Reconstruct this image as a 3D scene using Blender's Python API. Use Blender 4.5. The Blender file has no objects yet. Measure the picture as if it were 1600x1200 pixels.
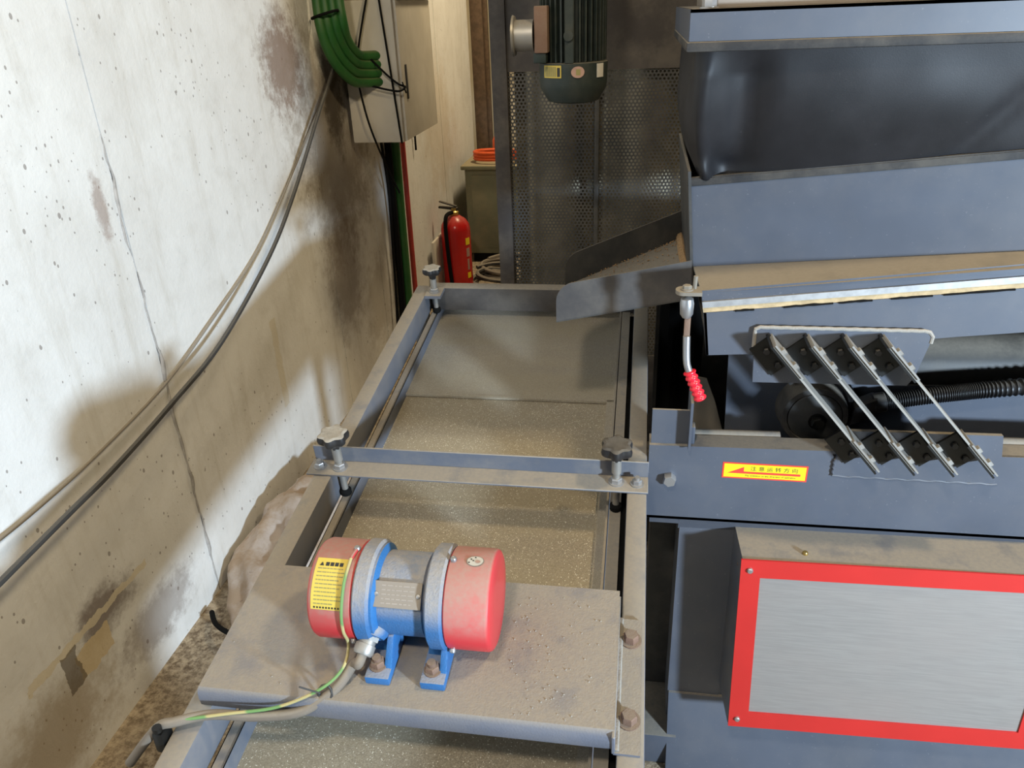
import bpy, bmesh, math, random
from mathutils import Matrix, Vector, noise
random.seed(7)
SC = bpy.context.scene
COL = SC.collection
V = Vector

# ------------------------------------------------------------------ camera, world, lights
cd = bpy.data.cameras.new('camera')
cd.sensor_width = 36.0
cd.lens = 36.0 * 1200.0 / 1600.0
cd.clip_start = 0.02
cam = bpy.data.objects.new('camera', cd)
COL.objects.link(cam)
CAMZ = 1.52
yv = V((211, -598, 1200)).normalized()
dn = V((100, 2450, 1200)).normalized()
dn = (dn - yv * dn.dot(yv)).normalized()
xv = dn.cross(yv)
if xv.x < 0:
    xv = -xv
Rw = Matrix((xv, yv, -dn))                       # rows: world axes in camera (right, down, forward)
flip = Matrix(((1, 0, 0), (0, -1, 0), (0, 0, -1)))
cam.matrix_world = Matrix.Translation((0, 0, CAMZ)) @ (Rw @ flip).to_4x4()
SC.camera = cam

w = bpy.data.worlds.new('world')
SC.world = w
w.use_nodes = True
w.node_tree.nodes['Background'].inputs[0].default_value = (0.95, 0.9, 0.8, 1)
w.node_tree.nodes['Background'].inputs[1].default_value = 0.02


def area(name, loc, target, size, power, col, spread=180):
    l = bpy.data.lights.new(name, 'AREA')
    l.shape = 'DISK'
    l.size = size
    l.energy = power
    l.color = col
    l.spread = math.radians(spread)
    o = bpy.data.objects.new(name, l)
    COL.objects.link(o)
    o.location = loc
    o.rotation_euler = (V(target) - V(loc)).to_track_quat('-Z', 'Y').to_euler()
    return o


area('cool_floodlight', (2.1, -0.95, 1.20), (-0.5, 1.4, 0.9), 0.24, 205, (0.67, 0.835, 1.0))
area('warm_ceiling_lamp', (1.35, 0.75, 3.3), (-0.7, 1.8, 0.5), 0.30, 46, (1.0, 0.79, 0.47))
area('overhead_lamp', (-0.35, -0.65, 3.2), (-0.35, 1.6, 0.6), 0.25, 40, (1.0, 0.88, 0.70))
area('far_warm_lamp', (-0.2, 4.6, 3.3), (-0.9, 4.8, 0.5), 0.4, 70, (1.0, 0.80, 0.50))
SC.view_settings.view_transform = 'Standard'
SC.view_settings.look = 'None'
SC.view_settings.gamma = 1.0
SC.view_settings.use_curve_mapping = False
SC.view_settings.exposure = -0.12


# ------------------------------------------------------------------ material helpers
def rgb(r, g, b):
    f = lambda c: (c / 255 / 12.92) if c <= 10 else ((c / 255 + 0.055) / 1.055) ** 2.4
    return (f(r), f(g), f(b), 1)


class NT:
    def __init__(s, name):
        s.m = bpy.data.materials.new(name)
        s.m.use_nodes = True
        s.t = s.m.node_tree
        s.p = s.t.nodes['Principled BSDF']
        s.co = None

    def n(s, typ, **kw):
        o = s.t.nodes.new(typ)
        for k, v in kw.items():
            if k.startswith('i_'):
                o.inputs[k[2:].replace('_', ' ')].default_value = v
            else:
                setattr(o, k, v)
        return o

    def l(s, a, b):
        s.t.links.new(a, b)

    def coord(s):
        if not s.co:
            g = s.n('ShaderNodeNewGeometry')
            s.co = g.outputs['Position']
            s.geo = g
        return s.co

    def noise(s, scale, detail=4, rough=0.6, stretch=None):
        t = s.n('ShaderNodeTexNoise')
        t.inputs['Scale'].default_value = scale
        t.inputs['Detail'].default_value = detail
        t.inputs['Roughness'].default_value = rough
        c = s.coord()
        if stretch:
            mp = s.n('ShaderNodeMapping')
            mp.inputs['Scale'].default_value = stretch
            s.l(c, mp.inputs['Vector'])
            c = mp.outputs[0]
        s.l(c, t.inputs['Vector'])
        return t.outputs['Fac']

    def ramp(s, val, a, b, lo=0.0, hi=1.0):
        r = s.n('ShaderNodeMapRange')
        r.interpolation_type = 'SMOOTHSTEP'
        r.inputs['From Min'].default_value = a
        r.inputs['From Max'].default_value = b
        r.inputs['To Min'].default_value = lo
        r.inputs['To Max'].default_value = hi
        s.l(val, r.inputs['Value'])
        return r.outputs[0]

    def math(s, op, a, b=None):
        m = s.n('ShaderNodeMath', operation=op)
        for i, x in enumerate((a, b)):
            if x is None:
                continue
            if isinstance(x, (int, float)):
                m.inputs[i].default_value = x
            else:
                s.l(x, m.inputs[i])
        return m.outputs[0]

    def mix(s, fac, a, b):
        m = s.n('ShaderNodeMix', data_type='RGBA')
        for i, x in ((0, fac), (6, a), (7, b)):
            if isinstance(x, (int, float)):
                m.inputs[i].default_value = x
            elif isinstance(x, tuple):
                m.inputs[i].default_value = x
            else:
                s.l(x, m.inputs[i])
        return m.outputs[2]

    def sep(s):
        q = s.n('ShaderNodeSeparateXYZ')
        s.l(s.coord(), q.inputs[0])
        return q.outputs

    def bump(s, h, strength, dist=0.002):
        b = s.n('ShaderNodeBump')
        b.inputs['Strength'].default_value = strength
        b.inputs['Distance'].default_value = dist
        s.l(h, b.inputs['Height'])
        s.l(b.outputs[0], s.p.inputs['Normal'])

    def out(s, col=None, rough=0.5, metal=0.0, spec=0.5):
        if col is not None:
            if isinstance(col, tuple):
                s.p.inputs['Base Color'].default_value = col
            else:
                s.l(col, s.p.inputs['Base Color'])
        if isinstance(rough, (int, float)):
            s.p.inputs['Roughness'].default_value = rough
        else:
            s.l(rough, s.p.inputs['Roughness'])
        s.p.inputs['Metallic'].default_value = metal
        s.p.inputs['Specular IOR Level'].default_value = spec
        return s.m


DUST = (0.285, 0.25, 0.20, 1)


def dusty(name, base, dust=0.9, rough=0.45, dcol=DUST, lo=0.35, hi=0.9, metal=0.0, film=0.08, wear=0.0, bumps=0.0, spec=0.4, clean_ends=False):
    """paint (or metal) on which dust has settled on the faces that look up"""
    s = NT(name)
    s.coord()
    q = s.n('ShaderNodeSeparateXYZ')
    s.l(s.geo.outputs['Normal'], q.inputs[0])
    up = s.ramp(q.outputs[2], lo, hi, 0, dust)
    if clean_ends:
        up = s.math('MULTIPLY', up, s.ramp(s.math('ABSOLUTE', q.outputs[0]), .3, .85, 1, .12))
    blot = s.ramp(s.noise(14, 5, .65), .28, .5, .55, 1)
    fine = s.ramp(s.noise(160, 3, .6), .3, .7, .82, 1)
    d = s.math('MULTIPLY', s.math('MULTIPLY', up, blot), fine)
    fl = s.ramp(s.noise(9, 6, .7), .35, .75, 0, film)
    d = s.math('MAXIMUM', d, fl)
    b2 = s.mix(s.ramp(s.noise(5, 3), .3, .7), base, tuple(c * .86 for c in base[:3]) + (1,))
    if wear:
        sp = s.ramp(s.noise(210, 2, .5), .70, .74, 0, wear)
        b2 = s.mix(sp, b2, (.5, .5, .52, 1))
    col = s.mix(d, b2, dcol)
    rg = s.ramp(d, 0, .8, rough, .9)
    if bumps:
        s.bump(s.noise(350, 3), bumps, .001)
    return s.out(col, rg, metal, spec)


def plain(name, col, rough=0.5, metal=0.0, var=0.12, scale=30, spec=.5, bump=0):
    s = NT(name)
    c2 = tuple(c * (1 - var) for c in col[:3]) + (1,)
    c = s.mix(s.ramp(s.noise(scale, 4), .3, .7), col, c2)
    if bump:
        s.bump(s.noise(scale * 6, 3), bump, .001)
    return s.out(c, rough, metal, spec)


M = {}
BLUE = (0.078, 0.089, 0.115, 1)
M['blue'] = dusty('blue_grey_paint', BLUE, .93, .42, wear=.10)
M['blue_dirty'] = dusty('blue_grey_paint_dusty', (0.10, 0.115, .150, 1), .97, .5, film=.35, lo=.1, hi=.75)
M['rail'] = dusty('rail_paint', (0.13, 0.14, .17, 1), .97, .5, film=.35, lo=.3, hi=.8)
M['plate'] = dusty('mount_plate_paint', (0.13, 0.14, .175, 1), .95, .5, film=.2, lo=.3, hi=.85, bumps=.5)
M['dark_paint'] = dusty('dark_grey_paint', (.036, .037, .038, 1), .75, .5, film=.18)
M['brown_paint'] = dusty('brown_grey_paint', (.036, .031, .030, 1), .5, .55, film=.18)
M['motor_red'] = dusty('red_cap_paint', (.56, .030, .040, 1), .86, .3, dcol=(.33, .235, .19, 1), lo=-.32, hi=.40, film=.03, clean_ends=True)
M['motor_blue'] = dusty('blue_cast_paint', (.028, .13, .32, 1), .95, .45, dcol=(.31, .29, .27, 1), lo=-.1, hi=.55, film=.12, bumps=1.0)
M['foot_blue'] = dusty('blue_foot_paint', (.026, .14, .36, 1), .75, .4, dcol=(.31, .29, .27, 1), lo=.5, hi=1.0, bumps=.8)
M['rust'] = dusty('rusty_steel', (.20, .12, .085, 1), .6, .7, film=.4, metal=.3, bumps=.6)
M['steel'] = dusty('zinc_steel', (.45, .46, .48, 1), .45, .35, metal=.8, film=.15)
M['dull_steel'] = dusty('dull_steel', (.36, .35, .33, 1), .6, .45, metal=.6, film=.3)
M['black'] = dusty('black_plastic', (.012, .012, .014, 1), .35, .42, film=.05)
M['knob_dusty'] = dusty('dusty_black_plastic', (.014, .014, .016, 1), .95, .45, dcol=(.36, .33, .28, 1), lo=.45, hi=.8)
M['rubber'] = dusty('black_rubber', (.018, .018, .02, 1), .75, .65, film=.22)
M['chute_shaded'] = dusty('shaded_chute_paint', (.058, .055, .056, 1), .8, .5, film=.2)  # dark base colour stands in for the tray's shadow on the chute wall
M['end_shaded'] = dusty('shaded_bar_paint', (.062, .057, .056, 1), .97, .5, film=.2, lo=.3, hi=.8)  # darker than the rails to carry the shadow on the end bar
M['matte_black'] = plain('matte_black_shade_and_sheet', (.008, .008, .008, 1), .9, spec=.1)
M['red_frame'] = plain('red_guard_paint', (.50, .020, .018, 1), .42, var=.08, scale=8)
M['stainless'] = None
M['clamp_black'] = plain('black_and_shaded_steel', (.006, .006, .0055, 1), .42, .0, spec=.35)  # black takes in the shadow on the spring clamp angles
M['yellow'] = plain('yellow_label', (.62, .47, .08, 1), .5, var=.1)
M['bright_yellow'] = plain('bright_yellow_label', (.88, .66, .01, 1), .45, var=.04)
M['label_red'] = plain('label_red_ink', (.80, .045, .03, 1), .5, var=.04)
M['ink'] = plain('black_ink', (.02, .02, .02, 1), .6)
M['faded_ink'] = plain('faded_ink', (.28, .25, .10, 1), .6)
M['white_label'] = plain('white_label', (.55, .53, .48, 1), .6)
M['pink_label'] = plain('pink_label', (.42, .27, .22, 1), .6)
M['grip_red'] = plain('red_vinyl', (.72, .02, .04, 1), .28)
M['ext_red'] = dusty('extinguisher_red', (.50, .012, .010, 1), .25, .22, film=.03)
M['brass'] = plain('brass', (.55, .38, .12, 1), .35, .9)
M['green_pipe'] = dusty('green_conduit', (.018, .115, .022, 1), .5, .45, film=.12, dcol=(.2, .2, .1, 1))
M['green_motor'] = dusty('dark_green_paint', (.017, .028, .026, 1), .4, .5, film=.12)
M['green_cab'] = dusty('grey_green_paint', (.17, .18, .12, 1), .8, .6, film=.4, dcol=(.33, .27, .17, 1))
M['red_cable'] = plain('red_cable', (.42, .035, .025, 1), .5)
M['orange'] = plain('orange_plastic', (.70, .10, .02, 1), .5)
M['box_white'] = dusty('off_white_enamel', (.66, .62, .54, 1), .4, .5, film=.18, dcol=(.42, .36, .26, 1))
M['grey_box'] = dusty('grey_plastic', (.30, .26, .22, 1), .4, .6, film=.25)
M['wood'] = plain('brown_timber', (.12, .075, .045, 1), .75, var=.4)
M['cable'] = dusty('dark_cable', (.035, .035, .035, 1), .2, .6, film=.08)
M['thin_cable'] = dusty('brown_cable', (.26, .23, .19, 1), .4, .6, film=.2)
M['grey_cable'] = dusty('dusty_grey_cable', (.17, .14, .11, 1), .7, .7, film=.4)
M['wire'] = None
M['tan_seal'] = plain('tan_foam_seal', (.55, .40, .22, 1), .85, var=.3, scale=60)
M['tan_bracket'] = dusty('dusty_tan_bracket', (.19, .17, .14, 1), .9, .7, film=.4)
M['alu'] = plain('bare_aluminium', (.40, .40, .40, 1), .5, .5, var=.25, scale=50)
M['fibre'] = dusty('fibreglass_strip', (.30, .29, .265, 1), .3, .5, film=.15)
M['weld'] = dusty('weld_bead', (.27, .255, .23, 1), .8, .6, film=.3, bumps=1, dcol=(.34, .30, .25, 1))
M['rope'] = plain('tan_rag', (.36, .27, .17, 1), .9, var=.35)
M['glint_sheet'] = plain('glint_sheet', (.50, .44, .32, 1), .38, .75, var=.4, scale=8)
M['nameplate'] = dusty('dusty_nameplate', (.27, .235, .20, 1), .5, .55, film=.5, metal=.2)
M['name_ink'] = plain('nameplate_relief', (.33, .29, .25, 1), .6)
M['grain_tan'] = plain('spilled_grain', (.40, .25, .12, 1), .9, var=.5, scale=250, bump=1)


def mk_stainless():
    s = NT('brushed_stainless')
    n1 = s.noise(6, 4, .6, (3, 3, 60))
    n2 = s.noise(3, 4)
    c = s.mix(s.ramp(n1, .3, .7), (.31, .295, .28, 1), (.265, .25, .238, 1))
    c = s.mix(s.ramp(n2, .4, .7, 0, .5), c, (.32, .285, .265, 1))
    s.bump(s.noise(8, 3, .6, (4, 4, 140)), .03, .001)
    return s.out(c, .5, .35)


M['stainless'] = mk_stainless()


def mk_wire():
    s = NT('yellow_green_wire')
    x = s.sep()
    wv = s.math('SINE', s.math('MULTIPLY', s.math('ADD', x[0], s.math('MULTIPLY', x[2], .8)), 62))
    c = s.mix(s.ramp(wv, -.1, .25), (.42, .36, .16, 1), (.14, .27, .09, 1))
    return s.out(c, .5)


M['wire'] = mk_wire()


def mk_mesh(name, base, spark, scale):
    s = NT(name)
    v = s.n('ShaderNodeTexVoronoi')
    v.inputs['Scale'].default_value = scale
    s.l(s.coord(), v.inputs['Vector'])
    cell = s.n('ShaderNodeSeparateColor')
    s.l(v.outputs['Color'], cell.inputs[0])
    g = s.ramp(cell.outputs[0], .12, .95, 0, 1)
    big = s.ramp(s.noise(4.5, 5, .6, (1, 2.2, 1)), .35, .65)
    bands = s.ramp(s.noise(9, 3, .5, (.15, 1, 1)), .35, .65, .0, .35)
    c = s.mix(g, tuple(x * .62 for x in base[:3]) + (1,), base)
    c = s.mix(s.math('MULTIPLY', big, .45), c, tuple(x * .62 for x in base[:3]) + (1,))
    c = s.mix(bands, c, (.40, .34, .22, 1))
    sp = s.ramp(cell.outputs[1], spark, spark + .03)
    c = s.mix(sp, c, (.80, .76, .64, 1))  # metal sparkle painted into the colour as pale cells
    r = s.ramp(cell.outputs[2], 0, 1, .35, .75)
    s.bump(cell.outputs[0], .7, .0012)
    return s.out(c, r, .25)


M['mesh_fine'] = mk_mesh('fine_screen_cloth', (.48, .43, .355, 1), .985, 900)
M['mesh_coarse'] = mk_mesh('coarse_screen_cloth', (.46, .40, .305, 1), .955, 760)


def mk_wall():
    s = NT('stained_concrete')
    x = s.sep()
    Y, Z = x[1], x[2]
    n1 = s.noise(2.2, 6, .6)
    n2 = s.noise(11, 5, .65)
    base = s.mix(s.ramp(n1, .32, .68), (.78, .78, .765, 1), (.69, .68, .655, 1))
    base = s.mix(s.ramp(n2, .45, .75, 0, .2), base, (.42, .39, .33, 1))
    st = s.noise(5, 5, .7, (1, 2.5, .35))
    base = s.mix(s.ramp(st, .5, .75, 0, .28), base, (.40, .35, .26, 1))
    # dark pits and splashes, dense in some areas
    cmb = s.n('ShaderNodeCombineXYZ')
    s.l(s.math('MULTIPLY', Y, 1.0), cmb.inputs[0])
    s.l(s.math('MULTIPLY', Z, .7), cmb.inputs[1])
    for vsc, rad in ((38, .17), (80, .22)):
        vo = s.n('ShaderNodeTexVoronoi', voronoi_dimensions='2D')
        vo.inputs['Scale'].default_value = vsc
        s.l(cmb.outputs[0], vo.inputs['Vector'])
        sepc = s.n('ShaderNodeSeparateColor')
        s.l(vo.outputs['Color'], sepc.inputs[0])
        dens = s.ramp(s.noise(1.9, 4, .6), .40, .68, .99, .84)
        dot = s.math('MULTIPLY', s.math('LESS_THAN', vo.outputs['Distance'], s.math('MULTIPLY', sepc.outputs[1], rad)),
                     s.math('GREATER_THAN', sepc.outputs[0], dens))
        base = s.mix(s.math('MULTIPLY', dot, .6), base, (.12, .09, .075, 1))

    def blob(y0, z0, ry, rz, col, amt, nsc=9, a=1.0, b=.35):
        dy = s.math('MULTIPLY', s.math('SUBTRACT', Y, y0), 1 / ry)
        dz = s.math('MULTIPLY', s.math('SUBTRACT', Z, z0), 1 / rz)
        r = s.math('SQRT', s.math('ADD', s.math('MULTIPLY', dy, dy), s.math('MULTIPLY', dz, dz)))
        r = s.math('ADD', r, s.math('MULTIPLY', s.math('SUBTRACT', s.noise(nsc, 6, .75), .5), 1.5))
        return s.mix(s.ramp(r, b, a, amt, 0), base_(), col)
    cur = [base]
    base_ = lambda: cur[0]
    for args in (
        (2.62, 1.38, .22, .22, (.15, .07, .03, 1), .75, 28),          # rusty smear beside the seam, browned for the shadow there
        (2.98, 1.05, .50, .55, (.17, .12, .07, 1), .62, 12),
        (3.02, 1.25, .14, .30, (.055, .042, .03, 1), .85, 14),           # dark grime and the box's shadow painted beside it
        (2.9, .55, .25, .35, (.15, .09, .05, 1), .5, 14),
        (3.3, .3, .3, .3, (.22, .16, .09, 1), .45, 12),
        (1.35, .14, .22, .10, (.14, .09, .06, 1), .55, 20),
        (1.2, .30, .14, .08, (.10, .06, .04, 1), .75, 12),
        (.98, .15, .25, .16, (.30, .21, .10, 1), .6, 12),
        (1.55, 1.15, .028, .10, (.25, .16, .12, 1), .6, 40),
        (4.6, .9, .5, .5, (.52, .40, .24, 1), .4, 6),
    ):
        cur[0] = blob(*args)
    base = cur[0]

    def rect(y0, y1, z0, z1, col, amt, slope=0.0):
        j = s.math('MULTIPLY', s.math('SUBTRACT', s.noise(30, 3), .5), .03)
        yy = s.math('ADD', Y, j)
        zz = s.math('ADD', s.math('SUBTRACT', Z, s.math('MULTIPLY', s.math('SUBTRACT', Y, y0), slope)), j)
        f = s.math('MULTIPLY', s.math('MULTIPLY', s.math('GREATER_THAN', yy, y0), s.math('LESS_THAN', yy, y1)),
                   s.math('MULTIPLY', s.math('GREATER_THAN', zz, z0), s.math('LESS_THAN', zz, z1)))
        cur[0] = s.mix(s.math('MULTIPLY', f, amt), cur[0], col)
    rect(.95, 1.36, .295, .315, (.66, .58, .42, 1), .75)  # rectangles painted in place of shadow shapes low on the wall
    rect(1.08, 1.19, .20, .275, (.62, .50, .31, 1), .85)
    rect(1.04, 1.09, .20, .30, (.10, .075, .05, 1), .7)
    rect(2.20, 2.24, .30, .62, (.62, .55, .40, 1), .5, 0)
    base = cur[0]
    h = s.math('ADD', s.noise(60, 5, .7), s.math('MULTIPLY', s.noise(6, 4), 2))
    s.bump(h, .35, .004)
    return s.out(base, .85, 0, .2)


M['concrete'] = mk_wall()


def mk_floor():
    s = NT('gritty_concrete_floor')
    c = s.mix(s.ramp(s.noise(45, 6, .75), .35, .65), (.12, .085, .055, 1), (.46, .38, .27, 1))
    c = s.mix(s.ramp(s.noise(3, 4), .35, .65, 0, .5), c, (.34, .28, .2, 1))
    s.bump(s.noise(70, 5, .7), .8, .006)
    return s.out(c, .9, 0, .2)


M['floor'] = mk_floor()
M['plaster'] = plain('cream_plaster', (.60, .52, .38, 1), .9, var=.15, scale=4)
M['grout'] = plain('grout_ridge', (.44, .42, .40, 1), .9, var=.3, scale=40)


def mk_fabric():
    s = NT('black_coated_fabric')
    n = s.noise(7, 5, .6)
    c = s.mix(s.ramp(n, .35, .7), (.009, .009, .011, 1), (.017, .0165, .019, 1))
    c = s.mix(s.ramp(s.noise(120, 3), .68, .74, 0, .15), c, (.10, .095, .10, 1))
    s.bump(s.noise(500, 2), .15, .0006)
    return s.out(c, .55, 0, .4)


M['fabric'] = mk_fabric()


def mk_sack():
    s = NT('woven_sack')
    c = s.mix(s.ramp(s.noise(9, 5, .7), .35, .65), (.50, .44, .40, 1), (.38, .29, .21, 1))
    c = s.mix(s.ramp(s.noise(40, 4), .6, .75, 0, .5), c, (.16, .10, .06, 1))
    return s.out(c, .85, 0, .2)


M['sack'] = mk_sack()


# ------------------------------------------------------------------ geometry helpers
ROOT = {}


def thing(name, label, cat, loc=(0, 0, 0), group=None, kind=None):
    o = bpy.data.objects.new(name, None)
    o.empty_display_size = .05
    COL.objects.link(o)
    o.location = loc
    if label:
        o['label'] = label
    if cat:
        o['category'] = cat
    if group:
        o['group'] = group
    if kind:
        o['kind'] = kind
    ROOT[o.name] = V(loc)
    return o


def finish(name, bm, mat, parent=None, label=None, cat=None, group=None, kind=None, smooth=38):
    bmesh.ops.recalc_face_normals(bm, faces=bm.faces)
    if smooth:
        a = math.radians(smooth)
        for f in bm.faces:
            f.smooth = True
        for e in bm.edges:
            if len(e.link_faces) == 2:
                e.smooth = e.calc_face_angle(0) < a
    if parent is not None:
        off = ROOT[parent.name]
        bmesh.ops.translate(bm, vec=-off, verts=bm.verts)
        origin = None
    else:
        xs = [v.co for v in bm.verts]
        lo = V((min(c.x for c in xs), min(c.y for c in xs), min(c.z for c in xs)))
        hi = V((max(c.x for c in xs), max(c.y for c in xs), max(c.z for c in xs)))
        off = V(((lo.x + hi.x) / 2, (lo.y + hi.y) / 2, lo.z))
        bmesh.ops.translate(bm, vec=-off, verts=bm.verts)
        origin = off
    me = bpy.data.meshes.new(name)
    bm.to_mesh(me)
    bm.free()
    if isinstance(mat, str):
        mat = M[mat]
    me.materials.append(mat)
    o = bpy.data.objects.new(name, me)
    COL.objects.link(o)
    if parent is not None:
        o.parent = parent
        ROOT[o.name] = off
    else:
        o.location = origin
        ROOT[o.name] = off
    for k, v in (('label', label), ('category', cat), ('group', group), ('kind', kind)):
        if v:
            o[k] = v
    return o


I4 = Matrix.Identity(4)


def hexa(bm, p, Mx=I4, bev=0.0, seg=2):
    """p: 8 corners, bottom loop 0-3, top loop 4-7"""
    vs = [bm.verts.new(Mx @ V(q)) for q in p]
    fs = [(0, 3, 2, 1), (4, 5, 6, 7), (0, 1, 5, 4), (1, 2, 6, 5), (2, 3, 7, 6), (3, 0, 4, 7)]
    faces = [bm.faces.new([vs[i] for i in f]) for f in fs]
    if bev:
        es = list({e for f in faces for e in f.edges})
        bmesh.ops.bevel(bm, geom=es, offset=bev, segments=seg, affect='EDGES', profile=.6)


def box(bm, x0, x1, y0, y1, z0, z1, Mx=I4, bev=0.0, seg=2):
    hexa(bm, [(x0, y0, z0), (x1, y0, z0), (x1, y1, z0), (x0, y1, z0),
              (x0, y0, z1), (x1, y0, z1), (x1, y1, z1), (x0, y1, z1)], Mx, bev, seg)


def prism(bm, pts, vec, Mx=I4, bev=0.0):
    """extrude a planar polygon (3-D points) along vec"""
    vec = V(vec)
    a = [bm.verts.new(Mx @ V(p)) for p in pts]
    b = [bm.verts.new(Mx @ (V(p) + vec)) for p in pts]
    n = len(pts)
    fs = [bm.faces.new(a), bm.faces.new(b[::-1])]
    for i in range(n):
        fs.append(bm.faces.new((a[i], b[i], b[(i + 1) % n], a[(i + 1) % n])))
    if bev:
        es = list({e for f in fs[:2] for e in f.edges})
        bmesh.ops.bevel(bm, geom=es, offset=bev, segments=2, affect='EDGES')


def frame_of(d):
    d = V(d).normalized()
    u = V((0, 0, 1)) if abs(d.z) < .9 else V((1, 0, 0))
    a = d.cross(u).normalized()
    return a, d.cross(a).normalized(), d


def lathe(bm, prof, p, d, n=24, Mx=I4, rfun=None, rot=0.0):
    """prof: list of (radius, distance along d)"""
    a, b, d = frame_of(d)
    p = V(p)
    rings = []
    for r, h in prof:
        if r <= 1e-6:
            rings.append([bm.verts.new(Mx @ (p + d * h))])
        else:
            ring = []
            for i in range(n):
                t = rot + 2 * math.pi * i / n
                rr = r * (rfun(t) if rfun else 1)
                ring.append(bm.verts.new(Mx @ (p + d * h + (a * math.cos(t) + b * math.sin(t)) * rr)))
            rings.append(ring)
    for r0, r1 in zip(rings, rings[1:]):
        if len(r0) == 1 and len(r1) == 1:
            continue
        for i in range(n):
            j = (i + 1) % n
            if len(r0) == 1:
                bm.faces.new((r0[0], r1[i], r1[j]))
            elif len(r1) == 1:
                bm.faces.new((r0[i], r1[0], r0[j]))
            else:
                bm.faces.new((r0[i], r1[i], r1[j], r0[j]))
    for ring, fl in ((rings[0], 0), (rings[-1], 1)):
        if len(ring) > 2:
            bm.faces.new(ring if fl else ring[::-1])


def cyl(bm, p0, p1, r, n=16, Mx=I4, c=0.0, rot=0.0):
    p0, p1 = V(p0), V(p1)
    L = (p1 - p0).length
    if c:
        pr = [(r - c, 0), (r, c), (r, L - c), (r - c, L)]
    else:
        pr = [(r, 0), (r, L)]
    lathe(bm, pr, p0, p1 - p0, n, Mx, rot=rot)


def smooth_path(pts, k=8):
    pts = [V(p) for p in pts]
    out = []
    for i in range(len(pts) - 1):
        p0 = pts[max(i - 1, 0)]
        p1, p2 = pts[i], pts[i + 1]
        p3 = pts[min(i + 2, len(pts) - 1)]
        for j in range(k):
            t = j / k
            out.append(.5 * ((2 * p1) + (p2 - p0) * t + (2 * p0 - 5 * p1 + 4 * p2 - p3) * t * t + (3 * p1 - p0 - 3 * p2 + p3) * t ** 3))
    out.append(pts[-1])
    return out


def tube(bm, pts, r, n=10, k=8, rf=None):
    P = smooth_path(pts, k) if k > 1 else [V(p) for p in pts]
    rings = []
    ref = None
    for i, p in enumerate(P):
        d = (P[min(i + 1, len(P) - 1)] - P[max(i - 1, 0)]).normalized()
        if ref is None:
            ref = frame_of(d)[0]
        a = (ref - d * ref.dot(d)).normalized()
        ref = a
        b = d.cross(a)
        rr = r * (rf(i, len(P)) if rf else 1)
        rings.append([bm.verts.new(p + (a * math.cos(2 * math.pi * q / n) + b * math.sin(2 * math.pi * q / n)) * rr) for q in range(n)])
    for r0, r1 in zip(rings, rings[1:]):
        for i in range(n):
            bm.faces.new((r0[i], r1[i], r1[(i + 1) % n], r0[(i + 1) % n]))
    bm.faces.new(rings[0][::-1])
    bm.faces.new(rings[-1])


def hexbolt(bm, p, d, r, h, washer=0.0, Mx=I4, rot=0.3):
    p, d = V(p), V(d).normalized()
    if washer:
        cyl(bm, p, p + d * .0022, washer, 18, Mx)
    lathe(bm, [(r, 0), (r, h * .82), (r * .86, h)], p + d * (.002 if washer else 0), d, 6, Mx, rot=rot)


def B():
    return bmesh.new()


def text_obj(name, body, size, Mx, mat, parent, depth=.0003, label=None, align='CENTER', xs=1.0):
    cu = bpy.data.curves.new(name, 'FONT')
    cu.body = body
    cu.size = size
    cu.align_x = align
    cu.align_y = 'CENTER'
    cu.extrude = depth
    cu.resolution_u = 3
    t = bpy.data.objects.new(name, cu)
    COL.objects.link(t)
    bpy.context.view_layer.update()
    me = bpy.data.meshes.new_from_object(t.evaluated_get(bpy.context.evaluated_depsgraph_get()))
    bpy.data.objects.remove(t)
    bpy.data.curves.remove(cu)
    me.transform(Matrix.Translation(-ROOT[parent.name]) @ Mx @ Matrix.Diagonal((xs, 1, 1, 1)))
    me.materials.clear()
    me.materials.append(M[mat])
    me.name = name
    o = bpy.data.objects.new(name, me)
    COL.objects.link(o)
    o.parent = parent
    ROOT[o.name] = ROOT[parent.name]
    if label:
        o['label'] = label
    return o


# ------------------------------------------------------------------ the room
WX = -1.19
bm = B()
box(bm, -1.5, 4.2, -3.0, 7.0, -.1, 0)
finish('floor', bm, 'floor', kind='structure', label='gritty tan concrete floor', smooth=0)

wl = thing('wall_left', 'stained pale concrete wall cast in tall panels', None, (WX, 2.5, 0), kind='structure')
bm = B()
box(bm, WX - .2, WX - .012, -3.0, 5.6, 0, 4.0)
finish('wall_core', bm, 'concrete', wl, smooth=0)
SEAMS = [-3.0, -.70, .46, 1.615, 2.785, 3.335, 4.69, 5.6]
for a, b in zip(SEAMS, SEAMS[1:]):
    bm = B()
    g = .0026
    box(bm, WX - .015, WX, a + g, b - g, 0, 4.0)
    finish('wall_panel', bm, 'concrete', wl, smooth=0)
# ragged grout ridge that leaked out of the seam
for zz0, zz1 in ((0.0, .98), (1.02, 1.30)):
    bm = B()
    n = 46
    pts = []
    rad = []
    for i in range(n):
        t = i / (n - 1)
        z = zz0 + (zz1 - zz0) * t
        pts.append((WX + .001, 1.612 + .012 * (noise.noise(V((z * 6, 1, 3)))) + .008 * noise.noise(V((z * 22, 4, 3))), z))
        rad.append(.35 + 1.3 * abs(noise.noise(V((z * 9, 7, 1)))))
    tube(bm, pts, .0058, 6, 1, lambda i, N: rad[i] * min(1, 6 * i / N + .1, 6 * (N - i) / N + .05))
    finish('grout_ridge', bm, 'grout', wl)

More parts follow.
